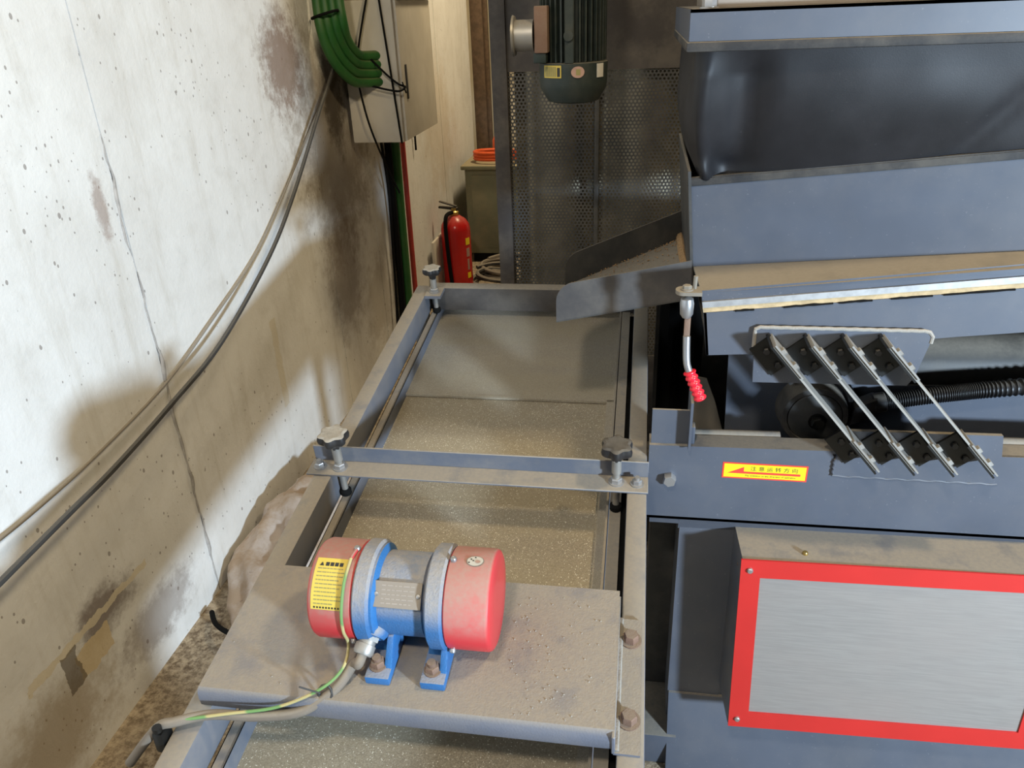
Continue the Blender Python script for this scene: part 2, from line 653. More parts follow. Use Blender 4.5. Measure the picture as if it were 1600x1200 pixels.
bm = B()
box(bm, -1.6, 4.2, 6.6, 6.8, 0, 4.0)
finish('wall_back', bm, 'plaster', kind='structure', label='cream plastered wall at the far end behind the brown post', smooth=0)
bm = B()
box(bm, -1.185, -1.10, 5.66, 5.78, 0, 4.0, bev=.006)
box(bm, -1.10, -1.075, 5.70, 5.75, 0, 4.0, bev=.004)
finish('trim_1', bm, 'wood', kind='structure', label='brown timber door post at the far end of the concrete wall')

# ------------------------------------------------------------------ vibrating screen deck
AL = math.atan(.138)
DM = Matrix.Translation((0, 0, .606)) @ Matrix.Rotation(AL, 4, 'X')     # deck frame: x, s along slope, h above rail tops
CA = math.cos(AL)


def dk(x, Y, h):
    return DM @ V((x, Y / CA, h))


def S(y):
    return y / CA


def SI(f):
    return f


deck = thing('vibrating_screen', 'long blue-grey framed sieve deck with tan mesh, sloping towards the viewer beside the concrete wall', 'screen', (-.27, 1.05, 0))
s0, s1 = -.12, 1.90
bm = B()
box(bm, -.575, -.540, s0, s1, -.065, 0, DM, .004)
finish('side_rail', bm, 'rail', deck)
bm = B()
box(bm, -.004, .030, s0, s1, -.065, 0, DM, .004)
finish('side_rail', bm, 'rail', deck)
bm = B()
box(bm, -.540, -.004, 1.885, 1.918, -.065, 0, DM, .003)
finish('end_bar', bm, 'end_shaded', deck)
bm = B()
prism(bm, [(-.540, 1.835, -.006), (-.498, 1.835, -.006), (-.498, 1.885, -.006), (-.540, 1.885, -.006)], (0, 0, .008), DM)
finish('corner_bracket', bm, 'rail', deck)
bm = B()
prism(bm, [(-.05, 1.835, -.006), (-.004, 1.835, -.006), (-.004, 1.885, -.006), (-.05, 1.885, -.006)], (0, 0, .008), DM)
finish('corner_bracket', bm, 'rail', deck)
# pan with flanges and screen cloth
for x0, x1, xw0, xw1 in ((-.533, -.518, -.521, -.518), (-.034, -.014, -.040, -.036)):
    bm = B()
    box(bm, x0, x1, s0, 1.95, -.063, -.060, DM)
    box(bm, xw0, xw1, s0, 1.95, -.135, -.060, DM)
    finish('pan_side', bm, 'blue_dirty', deck)
bm = B()
box(bm, -.521, -.036, 1.945, 1.95, -.135, -.06, DM)
finish('pan_end', bm, 'blue_dirty', deck)
bm = B()
box(bm, -.521, -.036, s0, 1.95, -.140, -.135, DM)
finish('pan_floor', bm, 'dark_paint', deck)
bm = B()
prism(bm, [(-.5185, 1.525, -.094), (-.0395, 1.525, -.094), (-.0395, 1.945, -.094), (-.5185, 1.945, -.094)], (0, 0, .004), DM)
finish('screen_cloth', bm, 'mesh_fine', deck, smooth=0, label='fine greyish screen cloth of the upper section')
bm = B()
prism(bm, [(-.5185, s0, -.099), (-.0395, s0, -.099), (-.0395, 1.535, -.099), (-.5185, 1.535, -.099)], (0, 0, .003), DM)
finish('screen_cloth', bm, 'mesh_coarse', deck, smooth=0, label='coarse glittering tan screen cloth of the lower section')
for sy, nm in ((1.527, 'cloth_lap'),):
    bm = B()
    box(bm, -.518, -.04, sy - .004, sy + .004, -.094, -.0885, DM)
    finish(nm, bm, 'mesh_fine', deck)
bm = B()
box(bm, -.0565, -.040, s0, 1.945, -.0955, -.0885, DM)
finish('edge_strip', bm, 'mesh_fine', deck)
# black strips added as shade in the slot between the rail and the pan
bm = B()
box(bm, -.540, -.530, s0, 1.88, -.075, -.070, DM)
finish('slot_shade', bm, 'matte_black', deck)
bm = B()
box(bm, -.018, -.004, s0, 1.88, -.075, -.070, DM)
finish('slot_shade', bm, 'matte_black', deck)
for lx in (-.5575, .013):
    for ly in (-.08, 1.84):
        bm = B()
        zt = dk(lx, ly, -.062).z
        box(bm, lx - .0165, lx + .0165, ly - .02, ly + .02, 0, zt, bev=.003)
        box(bm, lx - .04, lx + .012, ly - .04, ly + .04, 0, .008)
        finish('leg', bm, 'rail', deck)

bm = B()
hexa(bm, [(.008, -.10, .0), (.012, -.10, .0), (.012, .50, .0), (.008, .50, .0), (.008, -.10, .52), (.012, -.10, .52), (.012, .50, .60), (.008, .50, .60)])
finish('light_blocker', bm, 'rail', deck)  # unseen panel added to keep the floodlight off the lower wall
# angle-iron cross bar with two clamp knobs
bm = B()
box(bm, -.588, .032, 1.128, 1.172, .0005, .0045, DM, .001, 1)
box(bm, -.583, .032, 1.168, 1.172, .0045, .038, DM, .001, 1)
ca = finish('cross_angle', bm, 'blue_dirty', deck)
for x in (-.568, .013):
    bm = B()
    hexbolt(bm, (x, 1.150, .0045), (0, 0, 1), .0085, .008, .012, DM)
    cyl(bm, (x, 1.150, .008), (x, 1.150, .020), .0045, 10, DM)
    finish('bolt', bm, 'steel', ca)


def knob(x, s, R, top, mat, stem_top, stem_bot, base_h, stemmat='dull_steel'):
    bm = B()
    lobes = lambda t: 1 + .11 * math.cos(6 * t)
    H = .020 * R / .025
    lathe(bm, [(R * .30, -.014), (R * .42, -.004), (R * .78, 0), (R * .97, H * .25), (R, H * .55), (R * .93, H * .9), (R * .75, H * 1.02), (R * .55, H * .98), (0, H)],
          (x, s, top - H), (0, 0, 1), 60, DM, lobes)
    k = finish('clamp_knob', bm, mat, deck)
    bm = B()
    cyl(bm, (x, s, stem_bot), (x, s, top - H), .0062, 14, DM)
    cyl(bm, (x, s, stem_top - .03), (x, s, stem_top), .0085, 14, DM, .001)
    finish('stem', bm, stemmat, k)
    bm = B()
    hexbolt(bm, (x, s, base_h), (0, 0, 1), .0105, .009, .014, DM)
    finish('nut', bm, 'steel', k)
    bm = B()
    lathe(bm, [(.007, 0), (.011, .004), (.011, .012), (.007, .016)], (x, s, stem_bot - .004), (0, 0, 1), 14, DM)
    finish('stem_foot', bm, 'matte_black', k)


knob(-.529, 1.150, .0265, .086, 'knob_dusty', .052, -.058, .0045)
knob(-.023, 1.152, .0265, .090, 'black', .056, -.058, .0045)
knob(-.519, 1.860, .023, .072, 'knob_dusty', .04, -.055, .002)

# motor mounting plate: folded channel on the rails
bm = B()
T = .037
prof = [(.655, .002), (.651, .010), (.651, T - .014), (.653, T - .005), (.659, T), (.872, T), (.872, T - .004), (.662, T - .004), (.656, T - .010), (.655, T - .016)]
prism(bm, [(-.550, a / CA * 1.0, b) for a, b in prof], (.542, 0, 0), DM)
box(bm, -.550, -.545, .665, .872, .001, T - .004, DM)
mp = finish('motor_plate', bm, 'plate', deck, label='broad dusty channel plate that carries the motor')
bm = B()
prism(bm, [(-.008, .655, .0005), (.0245, .655, .0005), (.0245, .858, .0005), (-.008, .858, .0005)], (0, 0, .004), DM)
box(bm, -.0105, -.006, .655, .872, .002, T - .001, DM, .001, 1)
finish('plate_tab', bm, 'plate', mp)
bm = B()
tube(bm, [DM @ V((-.0045, .657 + .2 * i / 20, .006 + .002 * math.sin(i * 2.1))) for i in range(21)], .0035, 6, 1)
finish('weld_seam', bm, 'weld', mp)
for s in (.700, .822):
    bm = B()
    hexbolt(bm, (.010, s, .0045), (0, 0, 1), .0105, .012, .0145, DM)
    finish('bolt', bm, 'rust', mp)

bm = B()
rnd = random.Random(21)
for i in range(130):
    x = -.02 - .13 * rnd.random() ** .7 if i < 100 else rnd.uniform(-.54, -.02)
    s_ = rnd.uniform(.67, .86)
    rr = rnd.uniform(.0006, .0016)
    lathe(bm, [(0, -rr * .3), (rr, rr * .2), (0, rr)], (x, s_, T), (0, 0, 1), 5, DM)
finish('dust_crumbs', bm, 'weld', mp, kind='stuff')

# ------------------------------------------------------------------ vibration motor
mz = dk(0, .78, T).z
vm = thing('vibration_motor', 'blue cast vibration motor with two red end caps on the dusty mounting plate', 'motor', (-.285, .78, mz))
AX = V((0, .787, T + .072))          # deck frame axis centre
RC = .066
axd = (1, 0, 0)


def ax(x, s=0, h=0):
    return (x, AX.y + s, AX.z + h)


def lat(bm, prof, n=56):
    """profile in (radius, x) about the motor axis"""
    lathe(bm, [(r, x - prof[0][1]) for r, x in prof], ax(prof[0][1]), axd, n, DM)


for xa, xb, nm in ((-.3435, -.404, 'dusty red end cap with yellow warning label'), (-.2245, -.165, 'red end cap with round white sticker')):
    bm = B()
    d = 1 if xb > xa else -1
    pr = [(RC - .002, xa), (RC, xa + d * .002), (RC, xb - d * .006), (RC - .002, xb - d * .002), (RC - .006, xb), (RC - .03, xb + d * .001), (0, xb + d * .001)]
    if d < 0:
        pr = pr[::-1]
    lat(bm, pr)
    cap = finish('end_cap', bm, 'motor_red', vm, label=nm)
    if d < 0:
        capL = cap
    else:
        capR = cap
for xa, xb, rr in ((-.3435, -.320, .0685), (-.2485, -.2245, .0685)):
    bm = B()
    lat(bm, [(.044, xa), (rr - .003, xa + .0005), (rr, xa + .003), (rr, xb - .004), (rr - .004, xb - .0005), (.044, xb)])
    finish('flange_ring', bm, 'motor_blue', vm)
bm = B()
lat(bm, [(.055, -.3225), (.055, -.2545), (.051, -.2515), (.048, -.246)], 48)
finish('motor_body', bm, 'motor_blue', vm)
bm = B()
lat(bm, [(.064, -.3215), (.064, -.3175), (.057, -.313)], 48)
finish('collar', bm, 'foot_blue', vm)
# four feet
for fx in (-.313, -.2395):
    for sg in (-1, 1):
        bm = B()
        hexa(bm, [ax(fx - .0165, sg * .094, -.072), ax(fx + .0165, sg * .094, -.072), ax(fx + .0165, sg * .02, -.072), ax(fx - .0165, sg * .02, -.072),
                  ax(fx - .0165, sg * .094, -.058), ax(fx + .0165, sg * .094, -.058), ax(fx + .0165, sg * .02, -.056), ax(fx - .0165, sg * .02, -.056)], DM, .003)
        hexa(bm, [ax(fx + .006, sg * .080, -.06), ax(fx + .0165, sg * .080, -.06), ax(fx + .0165, sg * .03, -.06), ax(fx + .006, sg * .03, -.06),
                  ax(fx + .007, sg * .050, -.028), ax(fx + .0155, sg * .050, -.028), ax(fx + .0155, sg * .02, -.028), ax(fx + .007, sg * .02, -.028)], DM, .002)
        hexa(bm, [ax(fx - .015, sg * .052, -.06), ax(fx + .016, sg * .052, -.06), ax(fx + .016, sg * .02, -.06), ax(fx - .015, sg * .02, -.06),
                  ax(fx - .012, sg * .044, -.03), ax(fx + .014, sg * .044, -.03), ax(fx + .014, sg * .01, -.03), ax(fx - .012, sg * .01, -.03)], DM, .003)
        ft = finish('foot', bm, 'foot_blue', vm)
        bm = B()
        hexbolt(bm, ax(fx - .003, sg * .074, -.058), (0, 0, 1), .0098, .009, .0118, DM)
        cyl(bm, ax(fx - .003, sg * .074, -.049), ax(fx - .003, sg * .074, -.041), .0058, 12, DM)
        finish('anchor_nut', bm, 'rust', ft)


def onax(x, ang, r):
    """point at angle ang (deg, 0 = towards viewer, 90 = up) on the motor barrel"""
    t = math.radians(ang)
    return DM @ V(ax(x, -math.cos(t) * r, math.sin(t) * r))


def patch(x0, x1, a0, a1, r, n=14, lift=.0006):
    """thin curved label on the barrel"""
    bm = B()
    rows = []
    for i in range(n + 1):
        a = a0 + (a1 - a0) * i / n
        rows.append([bm.verts.new(onax(x, a, r + lf)) for x, lf in ((x0, lift), (x1, lift), (x1, 0), (x0, 0))])
    for p, q in zip(rows, rows[1:]):
        for k in range(4):
            bm.faces.new((p[k], p[(k + 1) % 4], q[(k + 1) % 4], q[k]))
    bm.faces.new(rows[0])
    bm.faces.new(rows[-1][::-1])
    return bm


# yellow warning label with its printed lines
LX0, LX1, LA0, LA1 = -.3965, -.3535, 24, 82
lab = finish('warning_label', patch(LX0, LX1, LA0, LA1, RC), 'yellow', capL, label='yellow warning label')
rows = 12
for i in range(rows):
    a = LA1 - 8.5 - (LA1 - LA0 - 11) * i / (rows - 1)
    bm = B()
    rnd = random.Random(i)
    if i == 0:
        x = LX0 + .013
        for k in range(4):
            q = patch(x, x + .0048, a - 1.2, a + 3.2, RC + .0005, 3, .0004)
            me = bpy.data.meshes.new('t')
            q.to_mesh(me)
            q.free()
            bm.from_mesh(me)
            bpy.data.meshes.remove(me)
            x += .0062
        tri = [onax(LX0 + .005, a - 1.2, RC + .001), onax(LX0 + .011, a - 1.2, RC + .001), onax(LX0 + .008, a + 3.4, RC + .001)]
        bm.faces.new([bm.verts.new(p) for p in tri])
    else:
        x = LX0 + .004
        end = LX1 - .003 - (rnd.random() * .016 if i % 3 == 1 and i < 11 else 0)
        while x < end - .002:
            wd = rnd.uniform(.002, .006) if i < 11 else .0022
            q = patch(x, min(x + wd, end), a - (.6 if i < 11 else 1.0), a + (.6 if i < 11 else 1.0), RC + .0005, 2, .0004)
            me = bpy.data.meshes.new('t')
            q.to_mesh(me)
            q.free()
            bm.from_mesh(me)
            bpy.data.meshes.remove(me)
            x += wd + (.0009 if i < 11 else .0018)
    finish('print_line', bm, 'ink' if i in (0, 11) else 'faded_ink', capL, smooth=0)

# round sticker on the right cap
def disc_on_cap(xc, ac, R, lift, squash=1.0):
    bm = B()
    n = 28
    vs = [bm.verts.new(onax(xc + R * math.cos(2 * math.pi * i / n), ac + math.degrees(R * squash * math.sin(2 * math.pi * i / n) / RC), RC + lift)) for i in range(n)]
    c = bm.verts.new(onax(xc, ac, RC + lift))
    for i in range(n):
        bm.faces.new((c, vs[i], vs[(i + 1) % n]))
    return bm


finish('round_sticker', disc_on_cap(-.1905, 93, .0115, .0006, .8), 'dull_steel', capR)
finish('round_sticker', disc_on_cap(-.1905, 93, .0103, .0009, .8), 'white_label', capR, label='round white sticker with a small pink mark')
finish('sticker_mark', disc_on_cap(-.187, 92, .0034, .0012, .8), 'pink_label', capR)
bm = B()
for xx, aa in ((-.196, 95), (-.193, 93), (-.198, 90), (-.191, 98)):
    q = disc_on_cap(xx, aa, .0011, .0012)
    me = bpy.data.meshes.new('t')
    q.to_mesh(me)
    q.free()
    bm.from_mesh(me)
    bpy.data.meshes.remove(me)
finish('sticker_print', bm, 'ink', capR)

# cap screws
for cap, xx, aa in ((capL, -.3495, 98), (capL, -.3495, -28), (capR, -.2185, 92), (capR, -.2175, -32)):
    bm = B()
    p = onax(xx, aa, RC)
    d = (onax(xx, aa, RC + .01) - p).normalized()
    lathe(bm, [(.0042, 0), (.0042, .0035), (.0034, .005), (.0015, .0055), (0, .0042)], p, d, 14)
    finish('cap_screw', bm, 'steel', cap)
bm = B()
p = onax(-.390, 64, RC)
tube(bm, [onax(-.3495, 95, RC + .002), onax(-.3505, 88, RC + .003), onax(-.3515, 82, RC + .0035)], .0026, 8, 4)
finish('wire_lug', bm, 'motor_red', capL)

# nameplate
nx0, nx1 = -.3165, -.2535
cpt = onax((nx0 + nx1) / 2, 46, .0575)
un = V((1, 0, 0))
nn = (onax(-.3, 46, .08) - onax(-.3, 46, .07)).normalized()
vv = nn.cross(un)
if vv.z < 0:
    vv = -vv
NM = Matrix((un, vv, nn)).transposed().to_4x4()
NM.translation = cpt
bm = B()
box(bm, -.0315, .0315, -.0165, .0165, -.0022, .0008, NM, .0004, 1)
npl = finish('nameplate', bm, 'nameplate', vm, label='dusty metal nameplate with two rivets')
for sx in (-.0275, .0275):
    bm = B()
    lathe(bm, [(.003, 0), (.0026, .0012), (0, .0018)], (sx, 0, .0008), (0, 0, 1), 12, NM)
    finish('rivet', bm, 'steel', npl)
for r in range(5):
    bm = B()
    rnd = random.Random(40 + r)
    x = -.021
    while x < .020:
        wd = rnd.uniform(.003, .008)
        box(bm, x, min(x + wd, .022), .011 - r * .0055 - .0008, .011 - r * .0055 + .0008, .0007, .0011, NM)
        x += wd + .002
    finish('embossed_line', bm, 'name_ink', npl, smooth=0)

# cable gland
bm = B()
g0 = V(ax(-.325, -.042, -.018))
gd = V((-.20, -.84, -.42)).normalized()
lathe(bm, [(.0225, -.02), (.0225, .009), (.0195, .0145), (.013, .015)], g0, gd, 28, DM)
finish('gland_boss', bm, 'motor_blue', vm)
bm = B()
lathe(bm, [(.0145, .013), (.0145, .021)], g0, gd, 6, DM)
lathe(bm, [(.0115, .021), (.0115, .026), (.0135, .0265), (.0135, .036), (.0115, .040), (.009, .040)], g0, gd, 14, DM)
finish('cable_gland', bm, 'dull_steel', vm)

# motor cable and earth wire
ge = DM @ (g0 + gd * .038)
gdw = (DM.to_3x3() @ gd)
bm = B()
tube(bm, [ge - gdw * .006, ge + gdw * .014, (-.346, .692, .760), (-.365, .668, .739), (-.406, .646, .717), (-.465, .636, .711), (-.523, .630, .7125), (-.566, .615, .7105), (-.592, .610, .700), (-.640, .60, .64)], .0066, 12, 8)
finish('motor_cable', bm, 'grey_cable', label='dusty grey cable running from the motor gland to the left side rail', cat='cable')
bm = B()
tube(bm, [onax(-.3515, 82, RC + .004), onax(-.3525, 55, RC + .005), onax(-.3535, 25, RC + .005), onax(-.3545, 0, RC + .004), (-.355, .704, .780), (-.358, .683, .760), (-.380, .657, .748), (-.436, .642, .725),
          (-.500, .628, .7195), (-.575, .612, .713)], .0021, 8, 8)
finish('earth_wire', bm, 'wire', label='thin yellow-green striped earth wire curving from the red cap to the left rail', cat='wire')
bm = B()
tube(bm, [(-.376 + .009 * math.cos(t), .660 + .009 * math.sin(t) * .5, .738 + .010 * math.sin(t)) for t in [i * math.pi / 6 for i in range(13)]], .0018, 6, 1)
tube(bm, [(-.380, .654, .744), (-.398, .640, .768)], .0011, 6, 1)
finish('cable_tie', bm, 'cable', label='small tie holding the earth wire to the motor cable', cat='cable tie')
bm = B()
box(bm, -.592, -.5765, .597, .620, .670, .705, bev=.005)
cyl(bm, (-.582, .600, .709), (-.582, .600, .716), .006, 10)
finish('cable_clip', bm, 'clamp_black', label='black clip on the outside of the left rail where the cable ends', cat='clip')

# ------------------------------------------------------------------ sorting machine on the right
XR = 1.25                                        # machine goes on past the frame
mc = thing('machine_frame', 'blue-grey steel machine frame with wide front beam, leg and base on the right', 'machine', (.65, 1.5, 0))


def quadslab(bm, pts, vec, bev=0.0):
    prism(bm, pts, vec, I4, bev)


# front beam, notched at the lower spring plate
bm = B()
bz = lambda x: .799 + .016 * (x - .033)
bb = lambda x: .6395 + .0033 * (x - .033)
quadslab(bm, [(.033, 1.22, bb(.033)), (XR, 1.22, bb(XR)), (XR, 1.22, bz(XR)), (.612, 1.22, bz(.612)), (.612, 1.22, .765), (.352, 1.22, .760),
              (.352, 1.22, .792), (.345, 1.22, bz(.34)), (.033, 1.22, bz(.033))], (0, .006, 0))
hexa(bm, [(.033, 1.22, bz(.033) - .006), (XR, 1.22, bz(XR) - .006), (XR, 1.262, bz(XR) - .006), (.033, 1.262, bz(.033) - .006),
          (.033, 1.2205, bz(.033)), (XR, 1.2205, bz(XR)), (XR, 1.262, bz(XR)), (.033, 1.262, bz(.033))])
hexa(bm, [(.033, 1.22, bb(0)), (XR, 1.22, bb(XR)), (XR, 1.31, bb(XR)), (.033, 1.31, bb(0)),
          (.033, 1.22, bb(0) + .006), (XR, 1.22, bb(XR) + .006), (XR, 1.31, bb(XR) + .006), (.033, 1.31, bb(0) + .006)])
beam = finish('front_beam', bm, 'blue', mc)
bm = B()
cyl(bm, (.108, 1.276, .790), (.268, 1.276, .792), .014, 14)
cyl(bm, (.62, 1.276, .800), (XR, 1.276, .804), .014, 14)
finish('beam_tube', bm, 'blue_dirty', mc)
bm = B()
hexbolt(bm, (.072, 1.22, .731), (0, -1, 0), .0125, .015, 0)
finish('bolt', bm, 'steel', beam)
# direction label
def yplane(x, z, y, slope=0.0):
    r = Matrix(((1, 0, 0), (0, 0, -1), (0, 1, 0))).to_4x4()
    r.translation = V((x, y, z))
    return r @ Matrix.Rotation(slope, 4, 'Z')


SM = yplane(.2385, .7545, 1.2198, -.006)
W2, H2 = .0735, .0165
bm = B()
box(bm, -W2, W2, -H2, H2, 0, .0004, SM)
stk = finish('direction_label', bm, 'label_red', beam, label='yellow direction-of-rotation label with red border and arrow', smooth=0)
bm = B()
box(bm, -W2 + .0028, W2 - .0028, -H2 + .0028, H2 - .0028, .0004, .0007, SM)
finish('label_face', bm, 'bright_yellow', beam, smooth=0)
bm = B()
prism(bm, [(-.0645, -.0055, .0007), (.062, -.0055, .0007), (.062, -.001, .0007), (-.036, -.001, .0007), (-.036, .0085, .0007)], (0, 0, .0003), SM)
finish('label_arrow', bm, 'label_red', beam, smooth=0)
text_obj('label_text', '注 意 运 转 方 向', .0100, SM @ Matrix.Translation((.016, .0050, .0009)), 'ink', beam, .0001, xs=1.12)
text_obj('label_text', 'Pay attention to the direction of operation', .0046, SM @ Matrix.Translation((.011, -.0093, .0009)), 'ink', beam, .0001, xs=1.1)

# bracket on the left end of the beam
bm = B()
box(bm, .036, .105, 1.228, 1.233, .799, .868)
finish('end_bracket', bm, 'blue', mc)
bm = B()
box(bm, .1005, .105, 1.205, 1.272, .80, .895)
box(bm, .105, .113, 1.228, 1.25, .80, .835, bev=.002)
finish('bracket_fin', bm, 'blue', mc)
# lower tube, leg, side plates, base
bm = B()
hexa(bm, [(.095, 1.238, .606), (XR, 1.238, .606), (XR, 1.30, .606), (.095, 1.30, .606), (.095, 1.2205, .6395), (XR, 1.2205, .6435), (XR, 1.30, .6435), (.095, 1.30, .6395)])
hexa(bm, [(.040, 1.228, .624), (.095, 1.228, .624), (.095, 1.30, .624), (.040, 1.30, .624), (.040, 1.2215, .6395), (.095, 1.2215, .6395), (.095, 1.30, .6395), (.040, 1.30, .6395)])
finish('lower_tube', bm, 'blue', mc)
bm = B()
box(bm, .098, .205, 1.236, 1.242, .10, .614)
box(bm, .098, .103, 1.242, 1.33, .10, .614)
box(bm, .205, XR, 1.238, 1.243, .10, .614)
finish('leg', bm, 'blue', mc)
bm = B()
box(bm, .045, .105, 1.34, 1.40, .0, .64, bev=.003)
finish('rear_leg', bm, 'dark_paint', mc)
bm = B()
box(bm, .10, XR, 1.233, 1.34, .0, .175, bev=.001)
hexa(bm, [(.10, 1.165, 0), (XR, 1.165, 0), (XR, 1.30, 0), (.10, 1.30, 0), (.10, 1.231, .174), (XR, 1.231, .174), (XR, 1.30, .174), (.10, 1.30, .174)])
box(bm, .036, .12, 1.19, 1.40, 0, .085, bev=.003)
finish('base_beam', bm, 'blue', mc)
bm = B()
box(bm, .055, XR, 1.98, 2.0, 0, .98)
box(bm, .105, .11, 1.34, 1.98, .0, .62)
finish('dark_backing', bm, 'dark_paint', mc)  # dark panels added to keep the gap beside the leg black
# inner panel behind the springs
bm = B()
quadslab(bm, [(.188, 1.374, .60), (XR, 1.374, .60), (XR, 1.374, .872), (.47, 1.374, .862), (.30, 1.374, .885), (.176, 1.374, .93)], (0, .005, 0))
finish('inner_panel', bm, 'blue', mc)
bm = B()
quadslab(bm, [(.118, 1.45, .70), (.190, 1.45, .70), (.168, 1.45, .775), (.148, 1.45, .825), (.122, 1.45, .83)], (0, .005, 0))
finish('inner_bracket', bm, 'tan_bracket', mc)
# lower spring plate (welded to the beam) with weld bead
bm = B()
quadslab(bm, [(.354, 1.2155, .757), (.620, 1.2155, .757), (.624, 1.2155, .765), (.610, 1.2155, .851), (.372, 1.2155, .848), (.354, 1.2155, .79)], (0, .008, 0))
lsp = finish('lower_spring_plate', bm, 'blue', mc)
bm = B()
tube(bm, [(.353 + .0012 * math.sin(i * 2.3), 1.2165, .79 - .033 * i / 10) for i in range(11)] + [(.353 + .268 * i / 30, 1.2165, .7555 + .001 * math.sin(i * 1.7)) for i in range(1, 31)], .0020, 6, 1)
finish('weld_seam', bm, 'blue', lsp)

# pulley, hose and tube behind the springs
PX, PY, PZ = .334, 1.318, .818
pl = thing('pulley', 'black pulley wheel behind the leaf springs above the front beam', 'pulley', (PX, PY, .75))
bm = B()
lathe(bm, [(.030, -.055), (.060, -.053), (.064, -.045), (.061, -.036), (.061, -.006), (.058, .002), (.050, .004), (.048, .001), (.02, 0), (0, 0)], (PX, PY, PZ), (0, -1, 0), 48)
finish('wheel', bm, 'rubber', pl)
bm = B()
lathe(bm, [(.0475, 0), (.0475, .004), (.045, .0055), (0, .0055)], (PX, PY, PZ), (0, -1, 0), 40)
finish('wheel_disc', bm, 'dark_paint', pl)
bm = B()
hexbolt(bm, (PX + .004, PY - .0055, PZ - .006), (0, -1, 0), .013, .012, .016)
finish('hub_bolt', bm, 'clamp_black', pl)
bm = B()
tube(bm, [(PX + .070 * math.cos(t), PY + .03, PZ + .006 + .070 * math.sin(t)) for t in [math.radians(-15 + 150 * i / 20) for i in range(21)]], .0085, 8, 1)
finish('belt_guard', bm, 'rubber', pl)
hs = thing('corrugated_hose', 'black corrugated hose running right from the pulley behind the springs', 'hose', (.66, 1.35, .80))
bm = B()
hexa(bm, [(.398, 1.32, .800), (.440, 1.32, .822), (.440, 1.355, .822), (.398, 1.355, .800), (.402, 1.32, .838), (.440, 1.32, .858), (.440, 1.355, .858), (.402, 1.355, .838)], I4, .004)
cyl(bm, (.436, 1.338, .840), (.458, 1.338, .845), .019, 20, c=.002)
finish('hose_coupling', bm, 'black', hs)
bm = B()
N = 420
pth = smooth_path([(.452, 1.338, .844), (.56, 1.345, .862), (.69, 1.352, .878), (1.2, 1.38, .93)], N // 3)
tube(bm, pth, .0145, 12, 1, lambda i, n: (.84, .9, 1.08, 1.08, .9)[i % 5])
finish('hose_body', bm, 'black', hs)
bm = B()
lathe(bm, [(.056, 0), (.061, .004), (.061, .86), (.056, .864)], (.39, 1.478, .862), (1, 0, .02), 40)
dr = finish('drive_tube', bm, M['dark_paint'], label='thick dark horizontal tube under the tray right of the springs', cat='tube')

# guard box with red frame
gb = thing('guard_box', 'boxed machine guard with bright red frame around a grey sheet', 'guard', (.49, 1.18, .20))
bm = B()
hexa(bm, [(.212, 1.1345, .212), (.81, 1.1345, .230), (.81, 1.2355, .230), (.204, 1.2355, .212), (.204, 1.1345, .622), (.81, 1.1345, .634), (.81, 1.2355, .634), (.200, 1.2355, .624)])
bx = finish('guard_body', bm, 'blue_dirty', gb)
TL, TR, BR, BL = (.201, .625), (.795, .634), (.806, .226), (.213, .207)
tl, tr, br, bl = (.2365, .587), (.727, .597), (.735, .266), (.249, .250)
bm = B()
for q in ((TL, TR, tr, tl), (TR, BR, br, tr), (BR, BL, bl, br), (BL, TL, tl, bl)):
    prism(bm, [(x, 1.1305, z) for x, z in q], (0, .0035, 0))
bmesh.ops.remove_doubles(bm, verts=bm.verts, dist=1e-5)
rf = finish('guard_frame', bm, 'red_frame', gb, smooth=0, label='bright red flat frame')
bm = B()
prism(bm, [(x, 1.1335, z) for x, z in (tl, tr, br, bl)], (0, .0012, 0))
finish('guard_sheet', bm, 'stainless', gb, smooth=0, label='brushed grey metal sheet')
for x, z in ((.2175, .603), (.2285, .230), (.766, .246), (.758, .613)):
    bm = B()
    lathe(bm, [(.0055, 0), (.0055, .003), (.004, .0048), (0, .005)], (x, 1.1305, z), (0, -1, 0), 14)
    finish('screw', bm, 'steel', rf)
bm = B()
lathe(bm, [(.005, 0), (.005, .003), (.004, .005), (0, .0055)], (.314, 1.160, .6245), (0, 0, 1), 14)
finish('screw', bm, 'brass', bx)
for z in (.58, .50, .42, .33, .25):
    bm = B()
    lathe(bm, [(.0038, 0), (.003, .002), (0, .0025)], (.2035 + .009 * (.62 - z) / .41, 1.175, z), (-1, 0, 0), 10)
    finish('rivet', bm, 'rust', bx)

# ------------------------------------------------------------------ vibrating tray (tilted, rising to the right)
tr_ = thing('vibrating_tray', 'tilted blue-grey sifting tray with dusty ledge above the leaf springs', 'tray', (.6, 1.5, .98))
K = .108
XT = 1.25
uy = lambda x: 1.342 - .13 * (x - .09)           # plan line of the upper side panel
bm = B()
p = [(.082, uy(.082), 1.245), (XT, uy(XT), 1.245 + K * (XT - .082)), (XT, uy(XT), 1.092 + K * (XT - .098)), (.098, uy(.098), 1.092)]
prism(bm, p, (0, .004, 0))
finish('upper_panel', bm, 'blue', tr_)
bm = B()      # rubber-trimmed top edge
prism(bm, [(.079, uy(.08) - .004, 1.236), (XT, uy(XT) - .004, 1.236 + K * (XT - .08)), (XT, uy(XT) - .004, 1.250 + K * (XT - .08)), (.079, uy(.08) - .004, 1.250)], (0, .014, 0), I4, .002)
finish('edge_trim', bm, 'rubber', tr_)
bm = B()      # end wall with its front post
hexa(bm, [(.098, 1.342, 1.03), (.103, 1.342, 1.03), (.103, 1.76, 1.03), (.098, 1.76, 1.03), (.078, 1.338, 1.262), (.083, 1.338, 1.262), (.083, 1.76, 1.262), (.078, 1.76, 1.262)])
finish('end_wall', bm, 'dark_paint', tr_)
bm = B()
